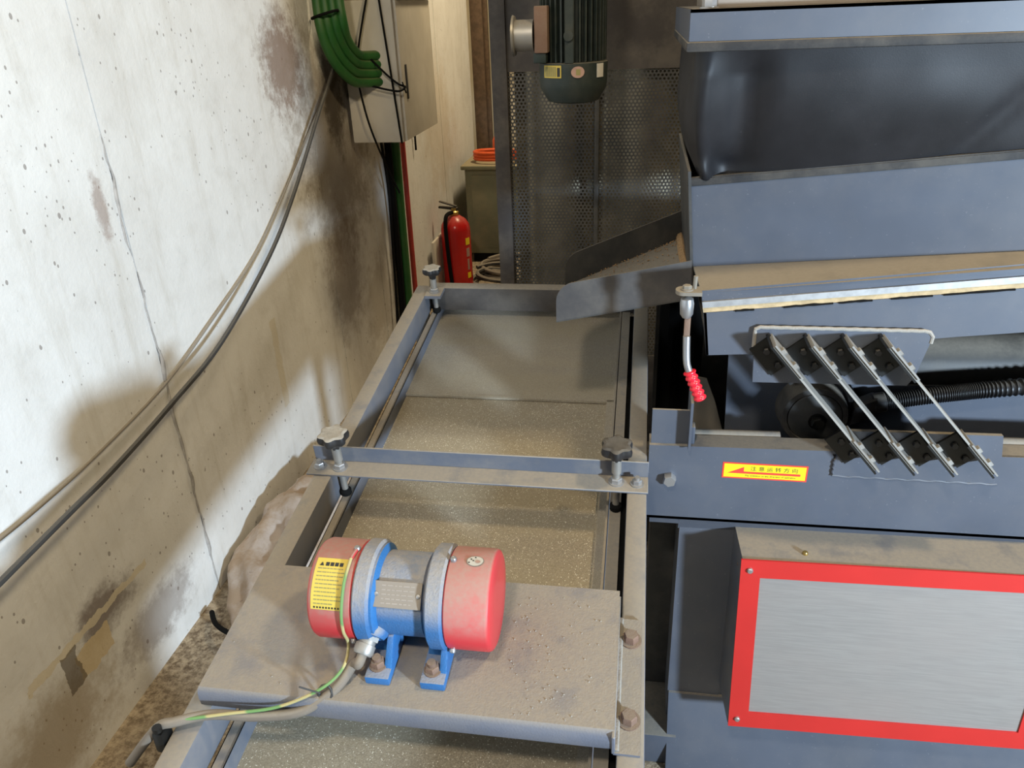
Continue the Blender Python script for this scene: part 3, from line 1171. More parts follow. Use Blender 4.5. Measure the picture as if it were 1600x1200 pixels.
prism(bm, [(.104, 1.222, 1.0935), (XT, 1.222, 1.0935 + K * (XT - .104)), (XT, uy(XT), 1.0965 + K * (XT - .1)), (.098, uy(.098), 1.0965)], (0, 0, -.004))
finish('ledge', bm, 'tan_bracket', tr_, label='broad ledge covered in tan dust')
# lip, bare strip, foam seal, lower side panel
strips = [('ledge_lip', 'blue', .104, 1.0935, .107, 1.0755, 1.2215, .006), ('bare_strip', 'alu', .1065, 1.0755, .1085, 1.0655, 1.2165, .012), ('foam_seal', 'tan_seal', .108, 1.0655, .110, 1.0565, 1.2195, .012)]
for nm, mt, xa, za, xb, zb, y, th in strips:
    bm = B()
    prism(bm, [(xa, y, za), (XT, y, za + K * (XT - xa)), (XT, y, zb + K * (XT - xb)), (xb, y, zb)], (0, th, 0))
    finish(nm, bm, mt, tr_)
bm = B()
rnd = random.Random(12)
for x, L in ((.16, .03), (.235, .075), (.318, .05), (.395, .06), (.47, .10), (.60, .14), (.76, .06), (.85, .2), (1.08, .1)):
    z0_ = 1.0558 + K * (x - .11)
    m = 8
    top, bot = [], []
    for q in range(m + 1):
        xx = x + L * q / m
        zz = z0_ + K * L * q / m
        hgt = .0010 + .0016 * rnd.random() * math.sin(math.pi * (q + .5) / (m + 1))
        top.append((xx, 1.2165, zz + hgt))
        bot.append((xx, 1.2165, zz - .0008 - .0008 * rnd.random()))
    prism(bm, top + bot[::-1], (0, .004, 0))
finish('seal_scraps', bm, 'matte_black', tr_, kind='stuff')
bm = B()
prism(bm, [(.111, 1.2195, 1.056), (XT, 1.2195, 1.056 + K * (XT - .111)), (XT, 1.2195, .983 + K * (XT - .12)), (.50, 1.2195, .983 + K * .38), (.20, 1.2195, .985), (.12, 1.2195, .980)], (0, .005, 0))
prism(bm, [(.111, 1.2195, 1.056), (.12, 1.2195, .980), (.132, 1.60, .980), (.121, 1.60, 1.056)], (.004, 0, 0))
finish('lower_panel', bm, 'blue', tr_)
bm = B()
hexa(bm, [(.12, 1.24, .995), (XT, 1.24, .995 + K * 1.1), (XT, 1.72, .995 + K * 1.1), (.12, 1.72, .995), (.12, 1.24, 1.0), (XT, 1.24, 1.0 + K * 1.1), (XT, 1.72, 1.0 + K * 1.1), (.12, 1.72, 1.0)])
finish('tray_floor', bm, 'dark_paint', tr_)
bm = B()
hexa(bm, [(.10, 1.755, .99), (XT, 1.755, 1.1), (XT, 1.76, 1.1), (.10, 1.76, .99), (.082, 1.755, 1.25), (XT, 1.755, 1.37), (XT, 1.76, 1.37), (.082, 1.76, 1.25)])
finish('rear_wall', bm, 'dark_paint', tr_)
# spring plate on the tray with a pale weld bead
bm = B()
prism(bm, [(.199, 1.2125, .936), (.443, 1.2125, .939), (.452, 1.2125, .955), (.466, 1.2125, 1.022), (.462, 1.2125, 1.031), (.452, 1.2125, 1.033), (.198, 1.2125, 1.034), (.194, 1.2125, 1.028)], (0, .008, 0))
usp = finish('upper_spring_plate', bm, 'blue', tr_)
bm = B()
tube(bm, [(.1945, 1.2135, .995 + .037 * i / 8) for i in range(9)] + [(.196 + .256 * i / 40, 1.2135, 1.0355 + .0004 * math.sin(i * 1.9)) for i in range(1, 41)] +
     [(.461, 1.2135, 1.0335), (.4665, 1.2135, 1.026), (.4655, 1.2135, 1.015)], .0033, 8, 1)
finish('weld_seam', bm, 'weld', usp)
# black sheet under the tray end
bm = B()
n = 14
for i in range(n):
    pass
gr = [[bm.verts.new((.055 + .10 * i / 10, 1.66 + .012 * math.sin(i * 1.3 + j * .4), .60 + .40 * j / 6)) for i in range(11)] for j in range(7)]
for j in range(6):
    for i in range(10):
        bm.faces.new((gr[j][i], gr[j][i + 1], gr[j + 1][i + 1], gr[j + 1][i]))
bmesh.ops.solidify(bm, geom=bm.faces[:], thickness=.004)
finish('black_sheet', bm, 'matte_black', tr_)
# discharge chute: floor and two flared walls
CR = [(.097, 1.345), (.100, 1.752)]              # right end, front and back plan points
FR, FL, KR, KL = V((.098, 1.335, 1.040)), V((-.146, 1.335, .990)), V((.106, 1.75, 1.038)), V((-.150, 1.55, .985))
bm = B()
prism(bm, [FR, FL, KL, KR], (0, 0, -.003))
ch = finish('chute_floor', bm, M['dark_paint'], tr_)


def rounded_wall(nm, R, L, h, mat, top_lift, thick):
    bm = B()
    d = (L - R)
    pts = [R, R + V((-.004, 0, top_lift))]
    # rounded upper corner at the free end
    rr = .03
    ln = d.length
    u = d / ln
    upv = V((0, 0, 1))
    e = L + upv * h
    for i in range(7):
        t = math.radians(90 - 90 * i / 6)
        pts.append(L - u * rr + upv * (h - rr) + u * rr * math.cos(t) + upv * rr * math.sin(t))
    pts.append(L)
    prism(bm, pts, thick)
    return finish(nm, bm, mat, tr_)


rounded_wall('chute_front_wall', FR, FL, .069, 'chute_shaded', .069, (0, .0025, 0))
rounded_wall('chute_back_wall', KR, KL, .064, 'dark_paint', .062, (0, .0025, 0))
bm = B()
rnd = random.Random(3)
for i in range(240):
    t = rnd.random() ** 1.6
    a = FR.lerp(FL, t)
    b = KR.lerp(KL, t)
    q = b.lerp(a, rnd.random() ** 3 * .55) + V((-.004, -.004, .001))
    r = rnd.uniform(.0008, .0022)
    lathe(bm, [(0, -r * .5), (r, 0), (0, r)], q, (0, 0, 1), 5)
finish('spilled_grain', bm, 'grain_tan', tr_, kind='stuff')
bm = B()
tube(bm, [KR + V((-.012, -.01, .002)), KR.lerp(FR, .2) + V((-.012, 0, .010)), KR.lerp(FR, .4) + V((-.010, 0, .006)), KR.lerp(FR, .62) + V((-.004, 0, .002))], .010, 8, 6)
finish('grain_heap', bm, 'grain_tan', tr_)

# ------------------------------------------------------------------ leaf springs
SD = V((.405 - .214, 0, .81 - 1.034))
SLn = SD.length
SDn = SD.normalized()
SP = V((-SDn.z, 0, SDn.x))                       # to the upper right of the strip


def leaf(i, label):
    top = V((.2155 + .0572 * i, 0, 1.026 + .0012 * i))
    dl = V((.003 * i, 0, 0))
    t = thing('leaf_spring', label, 'leaf spring', (top.x + .1, 1.18, .80), 'leaf springs between tray and beam')
    Y0, Y1 = 1.158, 1.2125
    d = (SD + dl)
    Ls = d.length
    d = d.normalized()
    n_ = V((-d.z, 0, d.x))
    if n_.x < 0:
        n_ = -n_

    def bar(bm, a, b, q0, q1, ya, yb):
        P = lambda s, q, y: V((0, y, 0)) + V((top.x, 0, top.z)) + d * s + n_ * q
        hexa(bm, [P(a, q0, ya), P(b, q0, ya), P(b, q0, yb), P(a, q0, yb), P(a, q1, ya), P(b, q1, ya), P(b, q1, yb), P(a, q1, yb)])
    bm = B()
    bar(bm, .004, Ls - .004, -.0016, .0016, Y0 + .004, Y1 - .006)
    finish('strip', bm, 'fibre', t)
    for a, b in ((0, .076), (Ls - .076, Ls)):
        ye = Y1 if a == 0 else 1.2155
        bm = B()
        bar(bm, a, b, -.0050, -.0018, Y0, ye)                 # standing leg of the angle
        bar(bm, a + .004, b - .012, -.040, -.0018, ye - .005, ye)      # leg on the plate
        c = finish('clamp_angle', bm, 'clamp_black', t)
        bm = B()
        bar(bm, a + .002, b, .0018, .0044, Y0, ye - .004)
        finish('clamp_plate', bm, 'dull_steel', c)
        for f in (.30, .72):
            s = a + (b - a) * f
            for off, dd, yy in ((.0044, n_, Y0 + .012),):
                bm = B()
                pp = V((top.x, yy, top.z)) + d * s + n_ * off
                hexbolt(bm, pp, dd, .0075, .005, 0)
                finish('bolt', bm, 'dull_steel', c)
            bm = B()
            pp = V((top.x, ye - .005, top.z)) + d * s - n_ * .02
            hexbolt(bm, pp, (0, -1, 0), .006, .005, 0)
            finish('bolt', bm, 'black', c)
    return t


for i, lb in enumerate(('leftmost of the four slanting leaf springs under the tray', 'second slanting leaf spring from the left under the tray',
                        'third slanting leaf spring from the left under the tray', 'rightmost of the four slanting leaf springs under the tray')):
    leaf(i, lb)

# ------------------------------------------------------------------ toggle latch with red grip
tg = thing('toggle_latch', 'steel toggle latch with ribbed red grip hanging at the tray corner', 'latch', (.09, 1.2, .92))
bm = B()
prism(bm, [(.064 + .009 * (1 - math.cos(math.radians(a))) * 0 + .012 * math.cos(math.radians(a)) + .010, 1.200 + .016 * math.sin(math.radians(a)), 1.097) for a in range(90, 271, 20)] + [(.103, 1.184, 1.097), (.103, 1.216, 1.097)], (0, 0, .006))
br_ = finish('latch_bracket', bm, 'tan_bracket', tg)
bm = B()
hexbolt(bm, (.080, 1.198, 1.103), (0, 0, 1), .0075, .006, .010)
cyl(bm, (.092, 1.205, 1.10), (.093, 1.205, 1.124), .0035, 8)
finish('latch_bolt', bm, 'tan_bracket', tg)
bm = B()
lathe(bm, [(.004, 0), (.010, .004), (.0115, .012), (.0105, .030), (.007, .036), (.0045, .037)], (.081, 1.198, 1.092), (.02, 0, -1), 18)
finish('latch_barrel', bm, 'steel', tg)
bm = B()
box(bm, .079, .089, 1.194, 1.202, 1.005, 1.060, bev=.002)
cyl(bm, (.084, 1.188, 1.018), (.084, 1.206, 1.018), .005, 12)
finish('latch_link', bm, 'rust', tg)
bm = B()
tube(bm, [(.084, 1.193, 1.025), (.085, 1.190, 1.0), (.087, 1.186, .978), (.093, 1.182, .962)], .0062, 10, 6)
finish('latch_lever', bm, 'steel', tg)
bm = B()
g0_, g1_ = V((.091, 1.182, .967)), V((.1135, 1.178, .916))
N = 40
tube(bm, [g0_.lerp(g1_, i / N) for i in range(N + 1)], .0105, 14, 1, lambda i, n: (.6 if i == 0 else (.55 if i == N else .92 + .13 * math.sin(i * 2 * math.pi / 7.0))))
finish('latch_grip', bm, 'grip_red', tg)

# ------------------------------------------------------------------ dust hood and its top frame
hf = thing('hood_frame', 'blue-grey steel frame bar at the top of the black fabric hood', 'frame', (.6, 1.5, 1.47))
bm = B()
box(bm, .061, XT, 1.22, 1.225, 1.466, 1.5075)
box(bm, .061, XT, 1.22, 1.80, 1.503, 1.5075)
hexa(bm, [(.060, 1.221, 1.466), (.064, 1.221, 1.466), (.064, 1.80, 1.466), (.060, 1.80, 1.466), (.060, 1.221, 1.5075), (.064, 1.221, 1.5075), (.064, 1.80, 1.5075), (.060, 1.80, 1.5075)])
finish('frame_bar', bm, 'blue', hf)
bm = B()
box(bm, .10, XT, 1.262, 1.78, 1.5075, 1.62, bev=.002)
finish('top_cover', bm, 'grey_box', hf)
bm = B()
hexbolt(bm, (.088, 1.25, 1.5075), (0, 0, 1), .0105, .014, .014)
finish('bolt', bm, 'steel', hf)
bm = B()
box(bm, .0575, XT, 1.216, 1.26, 1.452, 1.4655, bev=.004)
box(bm, .0575, .075, 1.262, 1.79, 1.452, 1.4655, bev=.004)
finish('rubber_hem', bm, 'rubber', hf)

bm = B()
# plan path: from back-left along the end, round the corner, along the front
path_t, path_b = [], []
for i in range(26):
    y = 1.77 - (1.77 - 1.30) * i / 25
    path_t.append(V((.073, y - .035, 0)))
    path_b.append(V((.104, max(y, 1.375), 0)))
for i in range(1, 12):
    a = math.radians(90 * i / 11)
    path_t.append(V((.103 - .03 * math.cos(a), 1.265 - .022 * math.sin(a), 0)))
    path_b.append(V((.128 - .024 * math.cos(a), 1.375 - .024 * math.sin(a), 0)))
nx = 90
for i in range(1, nx + 1):
    x = .103 + (XT - .103) * i / nx
    path_t.append(V((x, 1.243, 0)))
    path_b.append(V((x + .02, uy(x + .02) + .010, 0)))
NV = 44
rows = []
for j in range(NV + 1):
    v = j / NV
    row = []
    for i, (a, b) in enumerate(zip(path_t, path_b)):
        p = a.lerp(b, v ** .9)
        zt = 1.462
        zb = 1.232 + K * (max(b.x, .09) - .09)
        z = zt + (zb - zt) * v
        bul = math.sin(math.pi * v)
        nz = noise.noise(V((p.x * 5, p.y * 6, z * 3))) * .012 * bul
        nz += noise.noise(V((p.x * 13 + 5, p.y * 14, z * 9))) * .004 * bul
        if i < 26:      # end face bags outwards
            p = p + V((-.022 * bul * (.6 + .8 * v) + nz, 0, 0))
        else:
            k = i - 37
            x = p.x
            fold = 0.0
            fold += -.012 * math.exp(-((x - .165) / .022) ** 2) * bul * -1
            fold += .014 * math.exp(-((x - (.60 - .14 * v)) / .02) ** 2) * v * bul
            fold += -.008 * math.exp(-((x - (.64 - .02 * v)) / .02) ** 2) * bul
            fold += .010 * math.exp(-((x - .135 - .05 * (v - .8)) / .012) ** 2) * math.exp(-((v - .86) / .1) ** 2) * 1.8
            fold += -.012 * math.exp(-((x - .105) / .016) ** 2) * math.exp(-((v - .9) / .09) ** 2) * 1.6
            env = min(1, 5 * v) * min(1, 6 * (1 - v))
            fold += (-.014 * math.exp(-((x - .094) / .02) ** 2) + .017 * math.exp(-((x - .152) / .026) ** 2)) * env
            p = p + V((-.012 * bul * (1 if i < 37 else math.exp(-(x - .1) * 18)), -.012 * bul + nz * 1.3 + fold, 0))
        row.append(bm.verts.new((p.x, p.y, z)))
    rows.append(row)
for j in range(NV):
    for i in range(len(path_t) - 1):
        bm.faces.new((rows[j][i], rows[j][i + 1], rows[j + 1][i + 1], rows[j + 1][i]))
finish('fabric_hood', bm, 'fabric', label='slack black coated-fabric dust skirt between the top frame and the tray', cat='hood', smooth=180)

# ------------------------------------------------------------------ perforated guard screen behind
pg = thing('perforated_guard', 'dark perforated sheet-metal guard standing behind the deck', 'guard', (.1, 2.62, 0))
bm = B()
box(bm, -.481, -.431, 2.585, 2.64, 0, 2.2, bev=.002)
finish('post', bm, 'brown_paint', pg)
bm = B()
box(bm, -.152, -.138, 2.595, 2.62, .0, 1.335, bev=.002)
finish('middle_bar', bm, 'dark_paint', pg)
bm = B()
box(bm, -.431, 1.2, 2.60, 2.606, 1.333, 2.2)
finish('solid_plate', bm, 'brown_paint', pg)


def perforated(x0, x1, z0, z1, y, pitch=.0125, r=.0043):
    vs, fs = [], []
    R = pitch / math.sqrt(3)
    dz = pitch * .8660254
    j = 0
    z = z0
    while z < z1:
        x = x0 + (pitch / 2 if j % 2 else 0)
        while x < x1:
            o = len(vs)
            for k in range(6):
                a = math.radians(60 * k + 30)
                vs.append((x + R * math.cos(a), y, z + R * math.sin(a)))
            for k in range(6):
                a = math.radians(60 * k + 30)
                vs.append((x + r * math.cos(a), y, z + r * math.sin(a)))
            for k in range(6):
                q = (k + 1) % 6
                fs.append((o + k, o + q, o + 6 + q, o + 6 + k))
            x += pitch
        z += dz
        j += 1
    bm = B()
    bv = [bm.verts.new(v) for v in vs]
    for f in fs:
        bm.faces.new([bv[i] for i in f])
    return bm


finish('perforated_sheet', perforated(-.427, -.150, .35, 1.333, 2.604), 'dark_paint', pg, smooth=0)
finish('perforated_sheet', perforated(-.138, .22, .35, 1.333, 2.604), 'dark_paint', pg, smooth=0)
bm = B()
box(bm, -.431, .3, 2.60, 2.606, 0, .36)
finish('kick_plate', bm, 'brown_paint', pg)
bm = B()
gr = []
for i in range(61):
    x = -.425 + .75 * i / 60
    yy = 2.70 - .055 * abs(math.sin(math.pi * (x + .40) / .27)) ** .7 + .02
    gr.append((bm.verts.new((x, yy, 0)), bm.verts.new((x, yy - .01 * math.sin(x * 9), 1.0)), bm.verts.new((x, yy, 2.0))))
for a, b in zip(gr, gr[1:]):
    bm.faces.new((a[0], b[0], b[1], a[1]))
    bm.faces.new((a[1], b[1], b[2], a[2]))
finish('glint_reflector', bm, 'glint_sheet', pg, smooth=80)  # curved glossy sheet added behind the holes to give highlights

# ------------------------------------------------------------------ green gear motor
gm = thing('gear_motor', 'dark green finned electric motor hanging in front of the perforated guard', 'motor', (-.18, 2.12, 1.29))
GX, GY = -.181, 2.13
bm = B()
lathe(bm, [(.052, 0), (.066, .004), (.085, .035), (.087, .05), (.088, .096), (.084, .098)], (GX, GY, 1.292), (0, 0, 1), 48)
fan = finish('fan_cover', bm, 'green_motor', gm)
bm = B()
cyl(bm, (GX, GY, 1.385), (GX, GY, 1.72), .068, 32)
finish('motor_housing', bm, 'green_motor', gm)
for i in range(34):
    a = 2 * math.pi * i / 34
    c, s_ = math.cos(a), math.sin(a)
    bm = B()
    F = Matrix.Translation((GX, GY, 0)) @ Matrix.Rotation(a, 4, 'Z')
    box(bm, .062, .084, -.0017, .0017, 1.392, 1.70, F)
    finish('cooling_fin', bm, 'green_motor', gm, smooth=0)
bm = B()
cyl(bm, (GX - .004, GY - .084, 1.452), (GX - .004, GY - .095, 1.452), .012, 16)
box(bm, GX - .013, GX + .007, GY - .088, GY - .07, 1.39, 1.70)
finish('lifting_boss', bm, 'green_motor', gm)
bm = B()
box(bm, -.268, -.235, 2.03, 2.12, 1.415, 1.52, bev=.004)
finish('terminal_box', bm, 'rust', gm)
bm = B()
box(bm, -.272, -.24, 2.035, 2.115, 1.392, 1.416, bev=.003)
finish('terminal_base', bm, 'green_motor', gm)
bm = B()
lathe(bm, [(.036, 0), (.036, .045), (.045, .047), (.047, .052), (.030, .055), (.028, .03)], (-.272, 2.06, 1.455), (-1, 0, 0), 32)
finish('end_flange', bm, 'dull_steel', gm)
bm = B()
box(bm, -.27, -.09, 2.06, 2.25, 1.70, 1.86, bev=.012)
box(bm, -.24, -.12, 2.2, 2.60, 1.74, 1.84, bev=.004)
finish('gearbox', bm, 'green_motor', gm)


def fanpatch(a0, a1, z0, z1, r, mat, nm, lb=None):
    bm = B()
    n = 10
    rows = []
    for i in range(n + 1):
        a = math.radians(a0 + (a1 - a0) * i / n)
        rows.append([bm.verts.new((GX + math.sin(a) * rr, GY - math.cos(a) * rr, z)) for rr, z in ((r, z0), (r, z1), (r - .001, z1), (r - .001, z0))])
    for p_, q_ in zip(rows, rows[1:]):
        for k in range(4):
            bm.faces.new((p_[k], p_[(k + 1) % 4], q_[(k + 1) % 4], q_[k]))
    bm.faces.new(rows[0])
    bm.faces.new(rows[-1][::-1])
    return finish(nm, bm, mat, fan, label=lb)


fanpatch(-50, -15, 1.356, 1.385, .0893, 'yellow', 'label', 'small yellow label')
for r in range(6):
    fanpatch(-47 + r * 4.0, -45 + r * 4.0 + .8, 1.359, 1.382, .0898, 'faded_ink', 'print_line')
fanpatch(-22, -17, 1.359, 1.380, .0898, 'ink', 'print_line')
bm = B()
n = 26
for r_, l_ in ((.0165, 0),):
    vs = []
    for i in range(n):
        t = 2 * math.pi * i / n
        a = math.radians(12) + .0165 * math.cos(t) / .088
        vs.append(bm.verts.new((GX + math.sin(a) * .0895, GY - math.cos(a) * .0895, 1.369 + .0135 * math.sin(t))))
    c = bm.verts.new((GX + math.sin(math.radians(12)) * .0896, GY - math.cos(math.radians(12)) * .0896, 1.369))
    for i in range(n):
        bm.faces.new((c, vs[i], vs[(i + 1) % n]))
finish('round_sticker', bm, 'pink_label', fan)
fanpatch(9, 16, 1.362, 1.376, .0899, 'faded_ink', 'print_mark')
fanpatch(46, 62, 1.354, 1.386, .0893, 'white_label', 'label', 'small pale label')

# ------------------------------------------------------------------ wall services
eb = thing('electrical_box', 'off-white wall box roped with black cord beside the green conduits', 'electrical box', (-1.06, 3.38, 1.04))
bm = B()
box(bm, -1.17, -.955, 3.13, 3.665, 1.04, 1.565, bev=.008)
body = finish('box_body', bm, 'box_white', eb)
bm = B()
box(bm, -.957, -.945, 3.15, 3.66, 1.045, 1.56, bev=.003)
finish('box_door', bm, 'box_white', eb)
bm = B()
box(bm, -.946, -.940, 3.20, 3.215, 1.20, 1.33, bev=.002)
finish('door_handle', bm, 'black', eb)
bm = B()
tube(bm, [(-1.0, 3.12, 1.58), (-.98, 3.12, 1.3), (-.962, 3.12, 1.04)], .004, 6, 6)
finish('binding_cord', bm, 'matte_black', eb)
bm = B()
tube(bm, [(-1.04, 3.11, 1.58), (-1.105, 3.10, 1.35), (-1.10, 3.10, 1.2), (-1.07, 3.12, 1.04), (-1.05, 3.3, .80)], .004, 6, 6)
finish('binding_cord', bm, 'matte_black', eb)
bm = B()
tube(bm, [(-1.05, 3.10, 1.36), (-.99, 3.10, 1.30), (-.95, 3.11, 1.265), (-.935, 3.15, 1.25), (-.945, 3.10, 1.24), (-.99, 3.10, 1.245), (-1.06, 3.10, 1.262)], .004, 6, 8)
tube(bm, [(-.94, 3.13, 1.27), (-.925, 3.12, 1.23)], .003, 6, 1)
finish('cord_knot', bm, 'matte_black', eb)
bm = B()
box(bm, -1.0, -.93, 3.15, 3.66, 1.567, 1.60, bev=.006)
finish('top_clamp', bm, 'matte_black', eb)
bm = B()
box(bm, -1.188, -1.03, 3.17, 3.32, 1.50, 1.72, bev=.006)
box(bm, -1.188, -1.10, 3.172, 3.318, 1.455, 1.50, bev=.004)
finish('junction_box', bm, 'grey_box', label='brown-grey junction box on the wall above the roped box', cat='junction box')

gl = ('green conduit lowest in the bundle curving into the roped box', 'green conduit second from the bottom of the bundle at the roped box',
      'green conduit second from the top of the bundle at the roped box', 'green conduit uppermost in the bundle curving into the roped box')
for i in range(4):
    bm = B()
    dz = i * .032 + .03
    dx = i * .022
    tube(bm, [(-1.165 + dx * .9, 2.93 + .012 * i, 2.0), (-1.16 + dx, 2.91 + .012 * i, 1.62), (-1.15 + dx, 2.89 + .015 * i, 1.46 + dz * .3), (-1.13 + dx * .6, 2.92 + .02 * i, 1.345 + dz * .7),
              (-1.10 + dx * .25, 3.00 + .012 * i, 1.262 + dz), (-1.075, 3.08, 1.246 + dz), (-1.03, 3.145, 1.243 + dz)], .0185, 14, 8)
    finish('conduit', bm, 'green_pipe', label=gl[i], cat='conduit', group='green conduits above the box')
bm = B()
tube(bm, [(-1.178 + .05 * math.cos(t) + .045, 2.90 + .03 * math.sin(t), 1.52 + .012 * math.cos(t)) for t in [i * math.pi / 8 for i in range(17)]], .005, 6, 1)
finish('conduit_tie', bm, 'matte_black', label='black tie around the green conduit bundle', cat='cable tie')
bm = B()
tube(bm, [(-1.150, 3.62, 1.05), (-1.152, 3.60, .6), (-1.150, 3.58, .3), (-1.15, 3.55, 0)], .024, 12, 6)
finish('conduit', bm, 'green_pipe', label='dark green conduit running down the wall below the roped box', cat='conduit')
bm = B()
tube(bm, [(-1.163, 3.55, 1.05), (-1.165, 3.545, .75), (-1.164, 3.53, .35), (-1.164, 3.50, 0)], .017, 12, 6)
finish('cable', bm, 'matte_black', label='thick black cable running down the wall left of the green conduit', cat='cable')
bm = B()
tube(bm, [(-1.150, 3.74, 1.05), (-1.150, 3.73, .7), (-1.150, 3.72, .3), (-1.145, 3.70, .1), (-1.14, 3.70, 0)], .013, 10, 6)
finish('cable', bm, 'red_cable', label='red cable running down the wall right of the green conduit', cat='cable')
bm = B()
tube(bm, [(-1.12, 3.32, 1.05), (-1.15, 3.45, .8), (-1.165, 3.47, .5), (-1.168, 3.44, .2), (-1.17, 3.40, 0)], .0065, 8, 6)
finish('cable', bm, 'matte_black', label='thin black cable slanting down from under the roped box', cat='cable')
bm = B()
tube(bm, [(-1.175, 4.06, 1.10), (-1.176, 4.05, .86)], .0055, 8, 1)
finish('cable', bm, 'matte_black', label='short black cable end hanging on the wall below the roped box door', cat='cable')
WIRES = [
    ('wall_cable', 'cable', 0.0065, [(-1.16, 3.0757, 1.4137), (-1.15, 2.9056, 1.3018), (-1.14, 2.7535, 1.2183), (-1.13, 2.4166, 0.9965), (-1.12, 2.1492, 0.859), (-1.11, 1.7792, 0.7318), (-1.1, 1.4898, 0.689), (-1.09, 1.2453, 0.6657), (-1.08, 1.0861, 0.6635), (-1.07, 0.8867, 0.6585), (-1.04, 0.2885, 0.6435)], 'thick dark cable sagging across the concrete wall'),
    ('wall_cable', 'thin_cable', 0.0032, [(-1.178, 3.1054, 1.4015), (-1.178, 2.9487, 1.2763), (-1.178, 2.7699, 1.1731), (-1.178, 2.4148, 0.9758), (-1.178, 2.1665, 0.8532), (-1.178, 1.8564, 0.7576), (-1.178, 1.594, 0.6898), (-1.178, 1.3011, 0.6553), (-1.178, 1.1006, 0.6458), (-1.178, 0.9186, 0.6501), (-1.178, 0.3726, 0.663)], 'thin brown cable sagging across the wall above the thick one')]
for nm, mt, r, pts, lb in WIRES:
    bm = B()
    tube(bm, pts, r, 8, 8)
    finish(nm, bm, mt, label=lb, cat='cable')

# ------------------------------------------------------------------ far corner: extinguisher, cabinet, hoses
fe = thing('fire_extinguisher', 'red fire extinguisher standing against the wall beyond the deck', 'fire extinguisher', (-1.06, 4.32, 0))
EX, EY = -1.058, 4.32
bm = B()
lathe(bm, [(.074, 0), (.078, .012), (.086, .02), (.086, .355), (.080, .385), (.062, .412), (.036, .430), (.024, .437)], (EX, EY, .012), (0, 0, 1), 40)
fb = finish('cylinder', bm, 'ext_red', fe)
bm = B()
lathe(bm, [(.082, 0), (.084, .004), (.084, .024), (.082, .028)], (EX, EY, 0), (0, 0, 1), 32)
finish('foot_ring', bm, 'matte_black', fe)
bm = B()
lathe(bm, [(.022, 0), (.026, .006), (.026, .022), (.018, .028), (.018, .045)], (EX, EY, .447), (0, 0, 1), 20)
vl = finish('valve', bm, 'brass', fe)
bm = B()
hexa(bm, [(EX - .09, EY - .012, .490), (EX + .02, EY - .012, .478), (EX + .02, EY + .012, .478), (EX - .09, EY + .012, .490),
          (EX - .09, EY - .012, .500), (EX + .02, EY - .012, .492), (EX + .02, EY + .012, .492), (EX - .09, EY + .012, .500)], I4, .002)
hexa(bm, [(EX - .085, EY - .012, .525), (EX + .015, EY - .012, .495), (EX + .015, EY + .012, .495), (EX - .085, EY + .012, .525),
          (EX - .085, EY - .012, .532), (EX + .015, EY - .012, .503), (EX + .015, EY + .012, .503), (EX - .085, EY + .012, .532)], I4, .002)
finish('squeeze_handle', bm, 'black', vl)
bm = B()
tube(bm, [(EX - .01, EY - .02, .468), (EX - .03, EY - .08, .46), (EX - .035, EY - .096, .38), (EX - .028, EY - .097, .2), (EX - .02, EY - .095, .06)], .0115, 10, 8)
finish('hose', bm, 'matte_black', fe)


def extlab(a0, a1, z0, z1, mat, lb=None):
    bm = B()
    n = 6
    rows = []
    for i in range(n + 1):
        a = math.radians(a0 + (a1 - a0) * i / n)
        rows.append([bm.verts.new((EX + math.sin(a) * rr, EY - math.cos(a) * rr, z)) for rr, z in ((.0872, z0), (.0872, z1), (.086, z1), (.086, z0))])
    for p_, q_ in zip(rows, rows[1:]):
        for k in range(4):
            bm.faces.new((p_[k], p_[(k + 1) % 4], q_[(k + 1) % 4], q_[k]))
    bm.faces.new(rows[0])
    bm.faces.new(rows[-1][::-1])
    finish('label_mark', bm, mat, fb, label=lb)


extlab(52, 74, .285, .325, 'bright_yellow', 'yellow patch of the printed label')
extlab(54, 70, .215, .265, 'pink_label')
extlab(56, 66, .135, .20, 'pink_label')
extlab(54, 72, .085, .118, 'bright_yellow', 'yellow patch of the printed label')
bm = B()
tube(bm, [(-1.0 + .10 * math.cos(t) * (1 - .06 * t), 4.17 + .04 * math.sin(t * 1.7), .016 + .018 * abs(math.sin(t * 2.3))) for t in [i * .55 for i in range(24)]], .014, 8, 3)
finish('rag', bm, 'rope', label='twisted tan rag lying at the foot of the fire extinguisher', cat='rag')
bm = B()
box(bm, -1.165, -1.150, 4.15, 4.42, .0, .33, bev=.003)
finish('leaning_board', bm, 'box_white', label='thin pale board leaning on the wall behind the extinguisher', cat='board')

cb = thing('metal_cabinet', 'grey-green metal cabinet behind the fire extinguisher', 'cabinet', (-.84, 5.1, 0))
bm = B()
box(bm, -1.105, -.58, 4.86, 5.38, .06, .605, bev=.006)
finish('cabinet_body', bm, 'green_cab', cb)
bm = B()
box(bm, -1.125, -.56, 4.835, 5.40, .605, .630, bev=.004)
finish('cabinet_top', bm, 'green_cab', cb)
bm = B()
box(bm, -1.08, -.60, 4.88, 5.36, 0, .06)
finish('plinth', bm, 'matte_black', cb)
bm = B()
box(bm, -1.065, -.84, 4.852, 4.862, .10, .57, bev=.003)
box(bm, -.835, -.61, 4.852, 4.862, .10, .57, bev=.003)
finish('cabinet_door', bm, 'green_cab', cb)
bm = B()
tube(bm, [(-.92 + .14 * math.cos(t), 4.99 + .10 * math.sin(t), .645 + .006 * (t / 2)) for t in [i * .5 for i in range(38)]], .011, 8, 3)
finish('extension_cord', bm, 'orange', label='coiled orange cord on top of the grey-green cabinet', cat='cord')
cn = thing('gas_canister', 'orange canister standing on the grey-green cabinet', 'canister', (-.93, 5.12, .63))
bm = B()
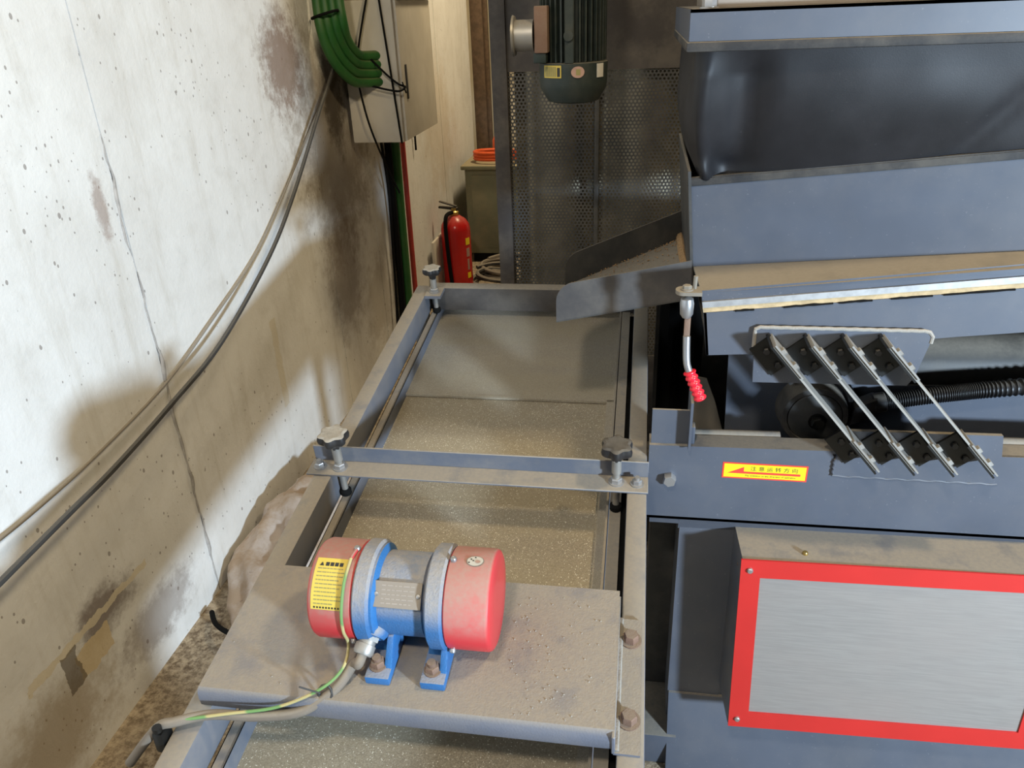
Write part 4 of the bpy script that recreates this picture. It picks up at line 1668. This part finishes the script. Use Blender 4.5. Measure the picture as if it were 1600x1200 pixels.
lathe(bm, [(.04, 0), (.045, .008), (.045, .11), (.03, .14), (.015, .15)], (-.925, 5.15, .63), (0, 0, 1), 24)
finish('canister_body', bm, 'orange', cn)
bm = B()
lathe(bm, [(.018, 0), (.024, .01), (.024, .035), (.012, .045)], (-.925, 5.15, .775), (0, 0, 1), 16)
finish('canister_cap', bm, 'dull_steel', cn)
for k, (cx, cy, r0, col, lb) in enumerate(((-.82, 4.45, .16, 'rubber', 'dark hose coiled on the floor in front of the cabinet'), (-.76, 4.62, .20, 'grey_cable', 'dusty brown hose looped on the floor beside the cabinet'))):
    bm = B()
    rnd = random.Random(k + 9)
    pts = []
    for i in range(44):
        t = i * .5
        r_ = r0 + .03 * math.sin(t * .37 + k)
        pts.append((cx + r_ * math.cos(t) * 1.0, cy + r_ * math.sin(t) * .8, .018 + .016 * (t / 6.28) * .9 + .01 * math.sin(t * 1.3)))
    tube(bm, pts, .013, 7, 3)
    finish('floor_hose', bm, col, label=lb, cat='hose')

# ------------------------------------------------------------------ sack on the floor between wall and deck
bm = B()
NU, NVv = 44, 28
rows = []
for j in range(NVv + 1):
    v = j / NVv
    row = []
    for i in range(NU):
        t = 2 * math.pi * i / NU
        y = 1.46 + .74 * v
        wdt = (.150 + .03 * math.sin(v * 5)) * (math.sin(math.pi * min(1, max(0, (v * .94 + .03)))) ** .35)
        hgt = (.050 + .055 * v) * (math.sin(math.pi * min(1, max(0, v * .94 + .03))) ** .4)
        cx = -1.0 + .015 * v
        px = cx + wdt * math.cos(t)
        pz = max(0.0, hgt * .95 + hgt * math.sin(t))
        q = V((px * 7, y * 7, pz * 7))
        ridg = 1 - abs(noise.noise(q * 1.3))
        d = (ridg - .75) * .06 + noise.noise(q * 3) * .016
        nrm = V((math.cos(t), 0, math.sin(t)))
        p = V((px, y + .05 * noise.noise(q + V((9, 0, 0))), pz)) + nrm * d * (.3 + .7 * max(0, math.sin(t) + .3))
        p.z = max(.003, p.z)
        p.x = max(WX + .012, min(-.62, p.x))
        row.append(bm.verts.new(p))
    rows.append(row)
for j in range(NVv):
    for i in range(NU):
        bm.faces.new((rows[j][i], rows[j][(i + 1) % NU], rows[j + 1][(i + 1) % NU], rows[j + 1][i]))
bm.faces.new(rows[0][::-1])
bm.faces.new(rows[-1])
sk = thing('sack', 'crumpled pale woven sack lying between the wall and the deck', 'sack', (-1.0, 1.9, 0))
finish('sack_body', bm, 'sack', sk, smooth=70)
bm = B()
tube(bm, [(-1.15, 1.50, .02), (-1.10, 1.44, .035), (-1.03, 1.405, .04), (-.95, 1.40, .03)], .007, 8, 6)  # black tube stands in for the shadow under the sack's hem
finish('hem_shadow', bm, 'matte_black', sk)
